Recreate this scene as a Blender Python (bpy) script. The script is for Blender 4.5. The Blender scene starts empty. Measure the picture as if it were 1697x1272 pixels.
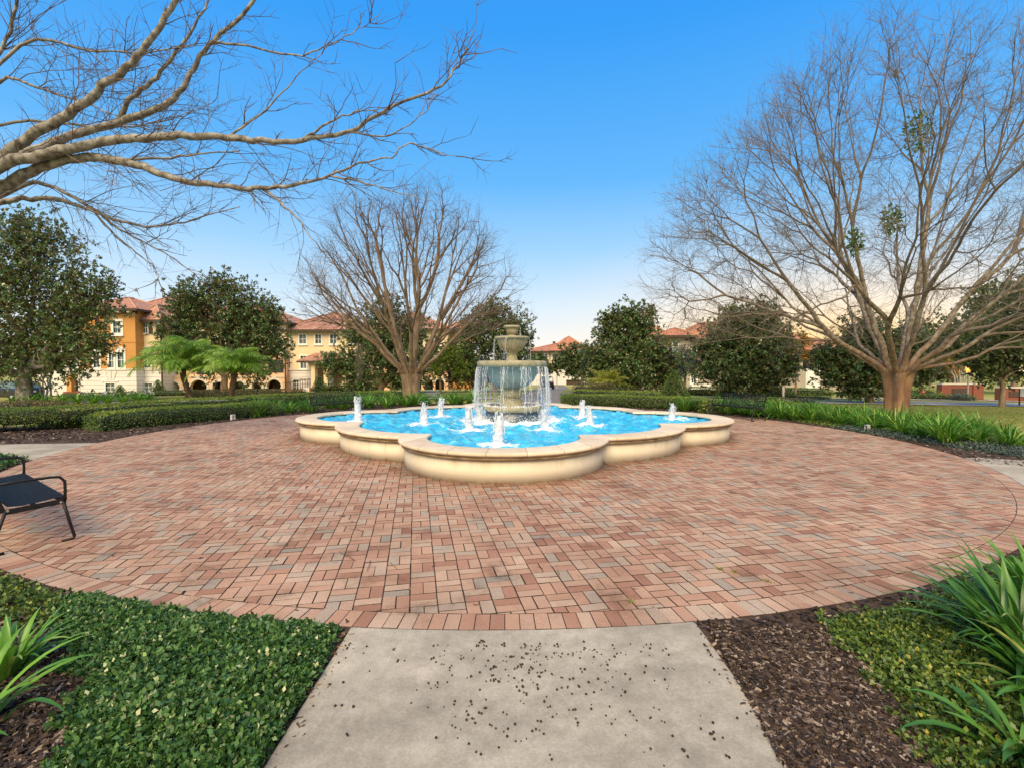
import bpy, math, random
import numpy as np
from mathutils import Vector, Matrix, Euler

random.seed(7)
rng = np.random.default_rng(11)
PI = math.pi
R = math.radians
scene = bpy.context.scene
COL = scene.collection

# ------------------------------------------------------------------ camera calibration
FPX, CX, CY, CAMH = 808.0, 848.5, 636.0, 1.715
PITCH = math.atan(26.0 / FPX)
CD = 12.6            # fountain centre straight ahead of the viewer
FX = -0.20         # centre of the round plaza
PX = 0.0           # centre of the pool
PR = 9.45            # radius of the round brick plaza
SP, CP = math.sin(PITCH), math.cos(PITCH)


def ray(px, py):
    a, b = (px - CX) / FPX, -(py - CY) / FPX
    return np.array([a, CP + b * SP, -SP + b * CP])


def at(px, py, Y):
    """world point seen at a photo pixel, at distance Y ahead"""
    d = ray(px, py)
    return np.array([0, 0, CAMH]) + d * (Y / d[1])


def hz(x, y):
    """terrain height: level round the plaza, then falling gently towards the houses"""
    r = np.hypot(np.asarray(x, float) - FX, np.asarray(y, float) - CD)
    z = -0.03 - 0.02 * np.clip(r - 11, 0, 29) - 0.038 * np.clip(r - 40, 0, 25)
    return z


def gnd(px, py):
    d = ray(px, py)
    o = np.array([0, 0, CAMH])
    t = 1.0
    for _ in range(4000):
        p = o + d * t
        g = p[2] - float(hz(p[0], p[1]))
        if g <= 0.002:
            break
        t += max(0.004, g * 0.8)
        if t > 400:
            break
    return p


# ------------------------------------------------------------------ objects
def tag(o, label=None, cat=None, group=None, kind=None):
    if label:
        o['label'] = label
    if cat:
        o['category'] = cat
    if group:
        o['group'] = group
    if kind:
        o['kind'] = kind
    return o


def empty(name, loc=(0, 0, 0), rz=0.0, label=None, cat=None, group=None):
    o = bpy.data.objects.new(name, None)
    COL.objects.link(o)
    o.location = loc
    o.rotation_euler = (0, 0, rz)
    o.empty_display_size = 0.2
    return tag(o, label, cat, group)


def link(name, me, mat=None, parent=None):
    o = bpy.data.objects.new(name, me)
    COL.objects.link(o)
    if mat is not None:
        if isinstance(mat, (list, tuple)):
            for m in mat:
                me.materials.append(m)
        else:
            me.materials.append(mat)
    if parent is not None:
        o.parent = parent
    return o


def quads(name, V, Q, mat=None, parent=None, rnd=None, vattr=None, smooth=False):
    """mesh object from numpy vertices and quads"""
    V = np.asarray(V, np.float32).reshape(-1, 3)
    Q = np.asarray(Q, np.int32)
    k = Q.shape[1]
    me = bpy.data.meshes.new(name)
    me.vertices.add(len(V))
    me.vertices.foreach_set('co', V.ravel())
    me.loops.add(Q.size)
    me.loops.foreach_set('vertex_index', Q.ravel())
    me.polygons.add(len(Q))
    me.polygons.foreach_set('loop_start', np.arange(0, Q.size, k, dtype=np.int32))
    if smooth:
        me.polygons.foreach_set('use_smooth', np.ones(len(Q), bool))
    me.update(calc_edges=True)
    if rnd is not None:
        a = me.attributes.new('rnd', 'FLOAT', 'FACE')
        a.data.foreach_set('value', np.asarray(rnd, np.float32))
    if vattr is not None:
        for n, arr in vattr.items():
            a = me.attributes.new(n, 'FLOAT', 'POINT')
            a.data.foreach_set('value', np.asarray(arr, np.float32))
    return link(name, me, mat, parent)


class MB:
    """collects boxes, prisms, lathes and polygons into one mesh"""

    def __init__(s):
        s.v, s.f, s.sm = [], [], []

    def add(s, vs, fs, smooth=False):
        b = len(s.v)
        s.v += [tuple(map(float, v)) for v in vs]
        for f in fs:
            s.f.append(tuple(b + i for i in f))
            s.sm.append(smooth)

    def box(s, lo, hi, M=None):
        x0, y0, z0 = lo
        x1, y1, z1 = hi
        vs = [(x0, y0, z0), (x1, y0, z0), (x1, y1, z0), (x0, y1, z0),
              (x0, y0, z1), (x1, y0, z1), (x1, y1, z1), (x0, y1, z1)]
        if M is not None:
            vs = [tuple(M @ Vector(v)) for v in vs]
        s.add(vs, [(0, 3, 2, 1), (4, 5, 6, 7), (0, 1, 5, 4), (1, 2, 6, 5), (2, 3, 7, 6), (3, 0, 4, 7)])

    def bar(s, a, b, w, h=None):
        a, b = Vector(a), Vector(b)
        h = h or w
        d = b - a
        L = d.length
        M = Matrix.Translation(a) @ d.to_track_quat('X', 'Z').to_matrix().to_4x4()
        s.box((0, -w / 2, -h / 2), (L, w / 2, h / 2), M)

    def tube(s, pts, r, n=8, cap=True):
        pts = np.asarray(pts, float)
        rr = np.broadcast_to(np.asarray(r, float), (len(pts),))
        V, Q = tube_arrays(pts, rr, n)
        b = len(s.v)
        s.v += [tuple(v) for v in V.tolist()]
        for q in Q.tolist():
            s.f.append(tuple(b + i for i in q))
            s.sm.append(True)
        if cap:
            s.f.append(tuple(b + i for i in range(n))[::-1])
            s.sm.append(False)
            e = b + (len(pts) - 1) * n
            s.f.append(tuple(e + i for i in range(n)))
            s.sm.append(False)

    def lathe(s, prof, c=(0, 0, 0), n=48, flute=None):
        vs, fs = [], []
        for k, (r, z) in enumerate(prof):
            for i in range(n):
                a = 2 * PI * i / n
                q = r
                if flute:
                    q = r * (1 + flute[0](z) * (abs(math.sin(a * flute[1] / 2)) - .6))
                vs.append((c[0] + q * math.cos(a), c[1] + q * math.sin(a), c[2] + z))
        for k in range(len(prof) - 1):
            for i in range(n):
                j = (i + 1) % n
                fs.append((k * n + i, k * n + j, (k + 1) * n + j, (k + 1) * n + i))
        s.add(vs, fs, True)
        s.add([vs[i] for i in range(n)], [tuple(range(n))[::-1]])
        e = (len(prof) - 1) * n
        s.add([vs[e + i] for i in range(n)], [tuple(range(n))])

    def prism(s, poly, z0, z1, M=None):
        n = len(poly)
        vs = [(p[0], p[1], z0) for p in poly] + [(p[0], p[1], z1) for p in poly]
        if M is not None:
            vs = [tuple(M @ Vector(v)) for v in vs]
        fs = [tuple(range(n))[::-1], tuple(range(n, 2 * n))]
        fs += [(i, (i + 1) % n, n + (i + 1) % n, n + i) for i in range(n)]
        s.add(vs, fs)

    def build(s, name, mat=None, parent=None, bevel=0.0):
        me = bpy.data.meshes.new(name)
        me.from_pydata(s.v, [], s.f)
        me.polygons.foreach_set('use_smooth', np.array(s.sm, bool))
        me.update()
        o = link(name, me, mat, parent)
        if bevel:
            m = o.modifiers.new('bevel', 'BEVEL')
            m.width = bevel
            m.segments = 2
            m.limit_method = 'ANGLE'
        return o


def tube_arrays(pts, rad, n):
    t = np.gradient(pts, axis=0)
    t /= np.linalg.norm(t, axis=1, keepdims=True) + 1e-9
    m = np.abs(t.mean(0))
    ref = np.zeros(3)
    ref[int(np.argmin(m))] = 1
    u = np.cross(t, ref)
    u /= np.linalg.norm(u, axis=1, keepdims=True) + 1e-9
    v = np.cross(t, u)
    a = np.arange(n) * 2 * PI / n
    ring = (np.cos(a)[None, :, None] * u[:, None] + np.sin(a)[None, :, None] * v[:, None]) * rad[:, None, None]
    V = (pts[:, None] + ring).reshape(-1, 3)
    k = np.arange(len(pts) - 1)[:, None] * n
    i = np.arange(n)[None]
    j = (i + 1) % n
    Q = np.stack([k + i, k + j, k + n + j, k + n + i], -1).reshape(-1, 4)
    return V, Q


class TB:
    """many tubes (limbs, twigs, streams) into one mesh"""

    def __init__(s):
        s.V, s.Q, s.n = [], [], 0

    def add(s, pts, rad, n=3):
        V, Q = tube_arrays(np.asarray(pts, float), np.asarray(rad, float), n)
        s.V.append(V)
        s.Q.append(Q + s.n)
        s.n += len(V)

    def build(s, name, mat, parent=None, smooth=True):
        return quads(name, np.concatenate(s.V), np.concatenate(s.Q), mat, parent, smooth=smooth)


def unit(a):
    return a / (np.linalg.norm(a, axis=-1, keepdims=True) + 1e-9)


def rand_dirs(n):
    return unit(rng.normal(size=(n, 3)))


# ------------------------------------------------------------------ materials
def new_mat(name):
    m = bpy.data.materials.new(name)
    m.use_nodes = True
    nt = m.node_tree
    return m, nt, nt.nodes['Principled BSDF']


def N(nt, typ, **kw):
    n = nt.nodes.new(typ)
    for k, v in kw.items():
        if k.startswith('i_'):
            n.inputs[k[2:].replace('_', ' ')].default_value = v
        else:
            setattr(n, k, v)
    return n


def ramp(nt, cols, mode='LINEAR'):
    r = nt.nodes.new('ShaderNodeValToRGB')
    r.color_ramp.interpolation = mode
    e = r.color_ramp.elements
    while len(e) < len(cols):
        e.new(0.5)
    for k, (p, c) in enumerate(cols):
        e[k].position = p
        e[k].color = (c[0], c[1], c[2], 1)
    return r


def pm(name, c1, c2=None, rough=0.7, scale=6.0, bump=0.0, bscale=40.0, metal=0.0, spec=0.4, detail=6.0, stretch=None):
    """procedural surface: two tones over a noise, fine bump"""
    m, nt, b = new_mat(name)
    tc = N(nt, 'ShaderNodeTexCoord')
    src = tc.outputs['Object']
    if stretch:
        mp = N(nt, 'ShaderNodeMapping')
        mp.inputs['Scale'].default_value = stretch
        nt.links.new(src, mp.inputs[0])
        src = mp.outputs[0]
    b.inputs['Roughness'].default_value = rough
    b.inputs['Metallic'].default_value = metal
    b.inputs['Specular IOR Level'].default_value = spec
    if spec <= 0:
        b.inputs['IOR'].default_value = 1.0
    if c2 is None:
        c2 = tuple(c * 0.8 for c in c1)
    no = N(nt, 'ShaderNodeTexNoise')
    no.inputs['Scale'].default_value = scale
    no.inputs['Detail'].default_value = detail
    nt.links.new(src, no.inputs['Vector'])
    r = ramp(nt, [(0.33, c1), (0.67, c2)])
    nt.links.new(no.outputs['Fac'], r.inputs[0])
    nt.links.new(r.outputs[0], b.inputs['Base Color'])
    if bump:
        n2 = N(nt, 'ShaderNodeTexNoise')
        n2.inputs['Scale'].default_value = bscale
        n2.inputs['Detail'].default_value = 4
        nt.links.new(src, n2.inputs['Vector'])
        bp = N(nt, 'ShaderNodeBump')
        bp.inputs['Strength'].default_value = 1.0
        bp.inputs['Distance'].default_value = bump
        nt.links.new(n2.outputs['Fac'], bp.inputs['Height'])
        nt.links.new(bp.outputs[0], b.inputs['Normal'])
    return m


def leafmat(name, cols, under=None, rough=0.45, trans=0.25, spec=0.4):
    """foliage: tone varies leaf by leaf (face attribute), light passes through"""
    m, nt, b = new_mat(name)
    at_ = N(nt, 'ShaderNodeAttribute', attribute_name='rnd')
    r = ramp(nt, cols)
    nt.links.new(at_.outputs['Fac'], r.inputs[0])
    out = r.outputs[0]
    if under:
        g = N(nt, 'ShaderNodeNewGeometry')
        mx = N(nt, 'ShaderNodeMix', data_type='RGBA')
        nt.links.new(g.outputs['Backfacing'], mx.inputs[0])
        nt.links.new(out, mx.inputs[6])
        mx.inputs[7].default_value = (*under, 1)
        out = mx.outputs[2]
    nt.links.new(out, b.inputs['Base Color'])
    b.inputs['Roughness'].default_value = rough
    b.inputs['Specular IOR Level'].default_value = spec
    if trans:
        tr = N(nt, 'ShaderNodeBsdfTranslucent')
        nt.links.new(out, tr.inputs[0])
        ms = N(nt, 'ShaderNodeMixShader')
        ms.inputs[0].default_value = trans
        nt.links.new(b.outputs[0], ms.inputs[1])
        nt.links.new(tr.outputs[0], ms.inputs[2])
        nt.links.new(ms.outputs[0], nt.nodes['Material Output'].inputs[0])
    return m


def brickmat():
    m, nt, b = new_mat('clay_pavers')
    at_ = N(nt, 'ShaderNodeAttribute', attribute_name='rnd')
    r = ramp(nt, [(0.0, (.33, .17, .115)), (0.15, (.43, .245, .17)), (0.4, (.50, .315, .22)), (0.6, (.47, .305, .22)),
                  (0.76, (.54, .385, .285)), (0.86, (.45, .35, .27)), (0.965, (.41, .335, .27)), (1.0, (.31, .27, .225))])
    nt.links.new(at_.outputs['Fac'], r.inputs[0])
    tc = N(nt, 'ShaderNodeTexCoord')
    big = N(nt, 'ShaderNodeTexNoise')
    big.inputs['Scale'].default_value = 0.9
    big.inputs['Detail'].default_value = 7
    big.inputs['Roughness'].default_value = 0.62
    nt.links.new(tc.outputs['Object'], big.inputs['Vector'])
    rb = ramp(nt, [(0.30, (.70, .66, .64)), (0.46, (.93, .92, .91)), (0.66, (1.10, 1.10, 1.10))])
    nt.links.new(big.outputs['Fac'], rb.inputs[0])
    mu = N(nt, 'ShaderNodeMix', data_type='RGBA', blend_type='MULTIPLY')
    mu.inputs[0].default_value = 1
    nt.links.new(r.outputs[0], mu.inputs[6])
    nt.links.new(rb.outputs[0], mu.inputs[7])
    fn = N(nt, 'ShaderNodeTexNoise')
    fn.inputs['Scale'].default_value = 130
    fn.inputs['Detail'].default_value = 4
    nt.links.new(tc.outputs['Object'], fn.inputs['Vector'])
    rf = ramp(nt, [(0.3, (.72, .72, .72)), (0.62, (1.16, 1.16, 1.16))])
    nt.links.new(fn.outputs['Fac'], rf.inputs[0])
    mu2 = N(nt, 'ShaderNodeMix', data_type='RGBA', blend_type='MULTIPLY')
    mu2.inputs[0].default_value = 1
    nt.links.new(mu.outputs[2], mu2.inputs[6])
    nt.links.new(rf.outputs[0], mu2.inputs[7])
    # dirt and damp marks with edges of their own
    st = N(nt, 'ShaderNodeTexNoise')
    st.inputs['Scale'].default_value = 2.1
    st.inputs['Detail'].default_value = 10
    st.inputs['Roughness'].default_value = 0.68
    nt.links.new(tc.outputs['Object'], st.inputs['Vector'])
    rs = ramp(nt, [(0.34, (.62, .58, .55)), (0.45, (.92, .91, .90)), (0.6, (1, 1, 1))])
    nt.links.new(st.outputs['Fac'], rs.inputs[0])
    mu3 = N(nt, 'ShaderNodeMix', data_type='RGBA', blend_type='MULTIPLY')
    mu3.inputs[0].default_value = 1
    nt.links.new(mu2.outputs[2], mu3.inputs[6])
    nt.links.new(rs.outputs[0], mu3.inputs[7])
    # bricks darken by the pool wall: dirt, with contact shade painted in
    da = N(nt, 'ShaderNodeAttribute', attribute_name='dirt_shade')
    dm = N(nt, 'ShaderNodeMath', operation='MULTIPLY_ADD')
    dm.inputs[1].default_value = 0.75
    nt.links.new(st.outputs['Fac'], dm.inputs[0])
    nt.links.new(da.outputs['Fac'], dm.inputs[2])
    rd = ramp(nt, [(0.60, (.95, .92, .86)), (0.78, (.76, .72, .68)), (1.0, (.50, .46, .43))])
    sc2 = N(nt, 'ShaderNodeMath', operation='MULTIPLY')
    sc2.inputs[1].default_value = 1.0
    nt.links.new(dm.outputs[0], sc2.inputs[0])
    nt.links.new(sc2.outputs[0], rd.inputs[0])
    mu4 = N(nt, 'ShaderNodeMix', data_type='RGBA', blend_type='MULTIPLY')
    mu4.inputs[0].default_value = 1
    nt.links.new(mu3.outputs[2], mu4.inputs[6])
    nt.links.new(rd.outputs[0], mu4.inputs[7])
    nt.links.new(mu4.outputs[2], b.inputs['Base Color'])
    b.inputs['Roughness'].default_value = 0.82
    b.inputs['Specular IOR Level'].default_value = 0.3
    bp = N(nt, 'ShaderNodeBump')
    bp.inputs['Distance'].default_value = 0.0022
    nt.links.new(fn.outputs['Fac'], bp.inputs['Height'])
    nt.links.new(bp.outputs[0], b.inputs['Normal'])
    return m


def tilemat(name, c1, c2, c3):
    """barrel roof tiles: the object's x runs along the eave, UV carries metres along eave / up slope"""
    m, nt, b = new_mat(name)
    uv = N(nt, 'ShaderNodeUVMap')
    sep = N(nt, 'ShaderNodeSeparateXYZ')
    nt.links.new(uv.outputs[0], sep.inputs[0])

    def math_(op, a, bb=None):
        n = N(nt, 'ShaderNodeMath', operation=op)
        for k, q in enumerate((a, bb)):
            if q is None:
                continue
            if isinstance(q, (int, float)):
                n.inputs[k].default_value = q
            else:
                nt.links.new(q, n.inputs[k])
        return n.outputs[0]
    u = math_('MULTIPLY', sep.outputs[0], 1 / 0.30)
    v = math_('MULTIPLY', sep.outputs[1], 1 / 0.40)
    wave = math_('ABSOLUTE', math_('SINE', math_('MULTIPLY', u, PI)))
    saw = math_('FRACT', v)
    h = math_('ADD', math_('MULTIPLY', wave, 0.8), math_('MULTIPLY', math_('SUBTRACT', 1.0, saw), 0.5))
    cmb = N(nt, 'ShaderNodeCombineXYZ')
    nt.links.new(math_('FLOOR', u), cmb.inputs[0])
    nt.links.new(math_('FLOOR', v), cmb.inputs[1])
    wn = N(nt, 'ShaderNodeTexWhiteNoise', noise_dimensions='2D')
    nt.links.new(cmb.outputs[0], wn.inputs['Vector'])
    r = ramp(nt, [(0.0, c1), (0.5, c2), (1.0, c3)])
    nt.links.new(wn.outputs['Value'], r.inputs[0])
    nt.links.new(r.outputs[0], b.inputs['Base Color'])
    b.inputs['Roughness'].default_value = 0.75
    bp = N(nt, 'ShaderNodeBump')
    bp.inputs['Distance'].default_value = 0.09
    nt.links.new(h, bp.inputs['Height'])
    nt.links.new(bp.outputs[0], b.inputs['Normal'])
    return m


def wallmat(name, c1, c2, course=None):
    """stucco; course = spacing of horizontal rustication grooves"""
    m = pm(name, c1, c2, 0.85, 0.7, 0.004, 60)
    if course:
        nt = m.node_tree
        b = nt.nodes['Principled BSDF']
        tc = N(nt, 'ShaderNodeTexCoord')
        sep = N(nt, 'ShaderNodeSeparateXYZ')
        nt.links.new(tc.outputs['Object'], sep.inputs[0])
        d = N(nt, 'ShaderNodeMath', operation='DIVIDE')
        d.inputs[1].default_value = course
        nt.links.new(sep.outputs[2], d.inputs[0])
        f = N(nt, 'ShaderNodeMath', operation='FRACT')
        nt.links.new(d.outputs[0], f.inputs[0])
        r = ramp(nt, [(0.0, (0, 0, 0)), (0.07, (0, 0, 0)), (0.1, (1, 1, 1))])
        nt.links.new(f.outputs[0], r.inputs[0])
        bp = N(nt, 'ShaderNodeBump')
        bp.inputs['Distance'].default_value = 0.05
        nt.links.new(r.outputs[0], bp.inputs['Height'])
        nt.links.new(bp.outputs[0], b.inputs['Normal'])
    return m


def glassmat(name, c, rough=0.06):
    m, nt, b = new_mat(name)
    b.inputs['Base Color'].default_value = (*c, 1)
    b.inputs['Roughness'].default_value = rough
    b.inputs['Specular IOR Level'].default_value = 0.8
    return m


M = {}
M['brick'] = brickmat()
M['sand'] = pm('joint_sand', (.04, .028, .02), (.07, .05, .034), 0.95, 20, 0.004, 200)
def concretemat():
    m = pm('concrete_walk', (.52, .465, .365), (.36, .325, .26), 0.88, 1.7, 0.0018, 260, detail=12)
    nt = m.node_tree
    b = nt.nodes['Principled BSDF']
    out = b.inputs['Base Color'].links[0].from_socket
    tc = N(nt, 'ShaderNodeTexCoord')
    for sc, lo, hi, a, c in ((0.9, .38, .62, (.70, .69, .68), (1.08, 1.07, 1.05)), (75, .35, .65, (.84, .84, .84), (1.10, 1.10, 1.10)), (9, .40, .58, (.88, .87, .85), (1.04, 1.04, 1.04))):
        no = N(nt, 'ShaderNodeTexNoise')
        no.inputs['Scale'].default_value = sc
        no.inputs['Detail'].default_value = 8
        no.inputs['Roughness'].default_value = 0.65
        nt.links.new(tc.outputs['Object'], no.inputs['Vector'])
        r = ramp(nt, [(lo, a), (hi, c)])
        nt.links.new(no.outputs['Fac'], r.inputs[0])
        mu = N(nt, 'ShaderNodeMix', data_type='RGBA', blend_type='MULTIPLY')
        mu.inputs[0].default_value = 1
        nt.links.new(out, mu.inputs[6])
        nt.links.new(r.outputs[0], mu.inputs[7])
        out = mu.outputs[2]
    nt.links.new(out, b.inputs['Base Color'])
    return m


M['concrete'] = concretemat()
M['mulch_bed'] = pm('mulch_bed', (.045, .028, .018), (.10, .062, .038), 0.95, 18, 0.02, 45)
M['asphalt'] = pm('asphalt', (.17, .165, .16), (.23, .22, .21), 0.95, 3, 0.0, 120, spec=0)
M['road_pale'] = pm('road_pale', (.36, .34, .31), (.44, .41, .37), 0.95, 1.5, 0.0, 80, spec=0)
def stuccomat():
    m = pm('pool_stucco', (.75, .665, .51), (.67, .585, .435), 0.9, 1.3, 0.003, 150, detail=9)
    nt = m.node_tree
    b = nt.nodes['Principled BSDF']
    out = b.inputs['Base Color'].links[0].from_socket
    tc = N(nt, 'ShaderNodeTexCoord')
    mp = N(nt, 'ShaderNodeMapping')
    mp.inputs['Scale'].default_value = (4.5, 4.5, .8)
    nt.links.new(tc.outputs['Object'], mp.inputs[0])
    no = N(nt, 'ShaderNodeTexNoise')       # run-off streaks under the coping
    no.inputs['Scale'].default_value = 1.0
    no.inputs['Detail'].default_value = 7
    no.inputs['Roughness'].default_value = 0.7
    nt.links.new(mp.outputs[0], no.inputs['Vector'])
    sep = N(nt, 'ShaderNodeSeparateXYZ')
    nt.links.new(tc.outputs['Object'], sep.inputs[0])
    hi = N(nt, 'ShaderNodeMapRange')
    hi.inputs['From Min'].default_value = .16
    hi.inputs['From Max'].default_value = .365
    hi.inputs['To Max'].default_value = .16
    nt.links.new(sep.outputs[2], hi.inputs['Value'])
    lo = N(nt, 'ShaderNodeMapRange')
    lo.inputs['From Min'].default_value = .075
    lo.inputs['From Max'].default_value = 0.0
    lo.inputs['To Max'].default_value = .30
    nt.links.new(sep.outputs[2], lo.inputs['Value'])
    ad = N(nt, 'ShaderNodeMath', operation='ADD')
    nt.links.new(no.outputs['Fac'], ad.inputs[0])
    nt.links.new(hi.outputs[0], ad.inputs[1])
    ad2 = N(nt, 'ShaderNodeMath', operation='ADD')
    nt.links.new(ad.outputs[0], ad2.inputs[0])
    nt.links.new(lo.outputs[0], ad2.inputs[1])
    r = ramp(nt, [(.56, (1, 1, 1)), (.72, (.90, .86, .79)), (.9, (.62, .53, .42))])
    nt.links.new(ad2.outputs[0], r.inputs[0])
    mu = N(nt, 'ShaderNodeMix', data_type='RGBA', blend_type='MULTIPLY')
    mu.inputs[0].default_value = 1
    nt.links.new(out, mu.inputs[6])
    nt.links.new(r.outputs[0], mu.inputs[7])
    nt.links.new(mu.outputs[2], b.inputs['Base Color'])
    return m


M['stucco'] = stuccomat()
M['brick_side'] = pm('paver_sides', (.075, .05, .036), (.045, .032, .024), 0.95, 30)
M['tile_dark'] = pm('pool_tile', (.012, .03, .075), (.03, .06, .12), 0.25, 40, 0.0, spec=0.6)
M['pool_floor'] = pm('pool_paint', (.02, .36, .62), (.04, .45, .72), 0.5, 3)
M['bowl'] = pm('cast_stone', (.42, .37, .25), (.25, .24, .14), 0.75, 7, 0.006, 50)
M['bowl_wet'] = pm('wet_stone', (.18, .27, .26), (.30, .34, .29), 0.35, 9, 0.004, 40, spec=0.5, stretch=(3, 3, .5))
M['ped_tile'] = pm('pedestal_tile', (.03, .055, .095), (.085, .12, .15), 0.3, 55, 0.003, 60, spec=0.6)
M['black'] = pm('black_metal', (.010, .010, .010), (.016, .015, .014), 0.5, 20, 0.0006, 150, spec=0.3)
M['bolt'] = pm('steel_bolt', (.6, .6, .58), (.5, .5, .5), 0.3, 20, metal=0.8)
M['bark'] = pm('bark_grey', (.30, .215, .14), (.14, .098, .065), 0.9, 5, 0.02, 16, stretch=(1, 1, .35))
def rustbark():
    m = pm('bark_rust', (.33, .185, .10), (.13, .075, .048), 0.92, 4.5, 0.035, 12, stretch=(1, 1, .25))
    nt = m.node_tree
    b = nt.nodes['Principled BSDF']
    rust = b.inputs['Base Color'].links[0].from_socket
    tc = N(nt, 'ShaderNodeTexCoord')
    no = N(nt, 'ShaderNodeTexNoise')
    no.inputs['Scale'].default_value = 6
    no.inputs['Detail'].default_value = 8
    nt.links.new(tc.outputs['Object'], no.inputs['Vector'])
    gr = ramp(nt, [(.34, (.105, .082, .06)), (.5, (.21, .17, .125)), (.62, (.32, .285, .225))])
    nt.links.new(no.outputs['Fac'], gr.inputs[0])
    sep = N(nt, 'ShaderNodeSeparateXYZ')
    nt.links.new(tc.outputs['Object'], sep.inputs[0])
    ad = N(nt, 'ShaderNodeMath', operation='MULTIPLY_ADD')
    ad.inputs[1].default_value = 3.0
    nt.links.new(no.outputs['Fac'], ad.inputs[0])
    nt.links.new(sep.outputs[2], ad.inputs[2])
    mr = N(nt, 'ShaderNodeMapRange')
    mr.inputs['From Min'].default_value = 2.6
    mr.inputs['From Max'].default_value = 5.2
    nt.links.new(ad.outputs[0], mr.inputs['Value'])
    mx = N(nt, 'ShaderNodeMix', data_type='RGBA')
    nt.links.new(mr.outputs[0], mx.inputs[0])
    nt.links.new(rust, mx.inputs[6])
    nt.links.new(gr.outputs[0], mx.inputs[7])
    nt.links.new(mx.outputs[2], b.inputs['Base Color'])
    return m


M['bark_red'] = rustbark()
M['bark_lichen'] = pm('bark_lichen', (.36, .345, .30), (.095, .072, .056), 0.9, 7, 0.016, 22, detail=10)
M['twig'] = pm('twig_brown', (.20, .145, .10), (.105, .075, .055), 0.85, 4)
M['twig_grey'] = pm('twig_grey', (.235, .19, .14), (.12, .094, .068), 0.85, 2)
M['palm_trunk'] = pm('palm_trunk', (.16, .105, .065), (.075, .045, .03), 0.95, 14, 0.03, 30)
M['magnolia'] = leafmat('magnolia_leaf', [(0, (0.028, 0.070, 0.022)), (.35, (0.070, 0.147, 0.043)), (.7, (0.132, 0.232, 0.070)), (.88, (0.232, 0.256, 0.093)), (1, (0.403, 0.240, 0.109))],
                        under=(.20, .165, .07), rough=0.32, trans=0.12, spec=0.55)
M['oak'] = leafmat('oak_leaf', [(0, (0.036, 0.070, 0.023)), (.5, (0.102, 0.152, 0.051)), (.85, (0.189, 0.232, 0.080)), (1, (0.319, 0.275, 0.087))], rough=0.5, trans=0.25)
M['gold'] = leafmat('autumn_leaf', [(0, (.30, .14, .02)), (.5, (.48, .27, .03)), (1, (.55, .40, .06))], rough=0.6, trans=0.45)
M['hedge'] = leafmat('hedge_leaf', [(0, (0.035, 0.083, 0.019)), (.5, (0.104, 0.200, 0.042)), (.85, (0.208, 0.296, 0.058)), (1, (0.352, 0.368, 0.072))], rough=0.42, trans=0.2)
M['hedge_top'] = leafmat('hedge_lit_growth', [(0, (0.108, 0.180, 0.024)), (.5, (0.240, 0.324, 0.042)), (1, (0.432, 0.456, 0.072))], rough=0.45, trans=0.3)  # yellow-green for hedge tops: new growth, with the light on top coloured in
M['hedge_rust'] = leafmat('hedge_rust_leaf', [(0, (0.060, 0.075, 0.027)), (.6, (0.150, 0.135, 0.053)), (1, (0.300, 0.180, 0.075))], rough=0.5, trans=0.15)
M['hedge_core'] = pm('hedge_core', (.018, .026, .010), (.03, .028, .014), 0.95, 8, 0.05, 12)
M['cover'] = leafmat('ground_cover_leaf', [(0, (0.018, 0.056, 0.015)), (.4, (0.056, 0.138, 0.033)), (.75, (0.112, 0.225, 0.053)), (.93, (0.250, 0.350, 0.112)), (1, (0.525, 0.550, 0.300))],
                     rough=0.42, trans=0.15, spec=0.4)
M['cover_gold'] = leafmat('ground_cover_yellowing', [(0, (.03, .07, .014)), (.45, (.10, .17, .03)), (.8, (.20, .27, .045)), (.95, (.36, .34, .07)), (1, (.50, .42, .09))], rough=0.4, trans=0.2)
M['strap'] = leafmat('strap_leaf', [(0, (0.039, 0.132, 0.013)), (.4, (0.099, 0.264, 0.022)), (.8, (0.198, 0.396, 0.039)), (.95, (0.308, 0.484, 0.066)), (1, (0.495, 0.462, 0.099))], rough=0.33, trans=0.25, spec=0.5)
M['strap_dark'] = leafmat('strap_leaf_deep', [(0, (0.025, 0.092, 0.014)), (.5, (0.069, 0.196, 0.025)), (.9, (0.138, 0.299, 0.041)), (1, (0.437, 0.437, 0.127))], rough=0.33, trans=0.22, spec=0.5)
M['palm'] = leafmat('palm_frond', [(0, (.08, .19, .02)), (.5, (.22, .40, .05)), (1, (.46, .56, .12))], rough=0.4, trans=0.35)
M['palm_gold'] = leafmat('palm_frond_yellow', [(0, (.14, .18, .02)), (.5, (.32, .34, .045)), (1, (.50, .46, .08))], rough=0.4, trans=0.35)
M['juniper'] = leafmat('juniper_leaf', [(0, (.04, .06, .045)), (.6, (.10, .14, .12)), (1, (.20, .24, .20))], rough=0.6, trans=0.1)
M['moss'] = leafmat('hanging_moss', [(0, (.20, .20, .155)), (1, (.36, .35, .28))], rough=0.9, trans=0.3)
M['mistletoe'] = leafmat('mistletoe_leaf', [(0, (.04, .09, .015)), (1, (.16, .24, .05))], rough=0.5, trans=0.2)
M['grass'] = leafmat('grass_blade', [(0, (.10, .16, .025)), (.6, (.24, .29, .06)), (1, (.46, .42, .15))], rough=0.6, trans=0.3)
M['chip'] = leafmat('bark_chip', [(0, (.018, .011, .008)), (.5, (.05, .03, .02)), (.8, (.115, .075, .05)), (1, (.34, .27, .20))], rough=0.9, trans=0.0)
M['berry'] = pm('fallen_berry', (.022, .018, .013), (.04, .03, .02), 0.8, 60)
M['dead_leaf'] = leafmat('dead_leaf', [(0, (.035, .022, .016)), (.7, (.09, .055, .036)), (1, (.25, .15, .07))], rough=0.85, trans=0.0)
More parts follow.
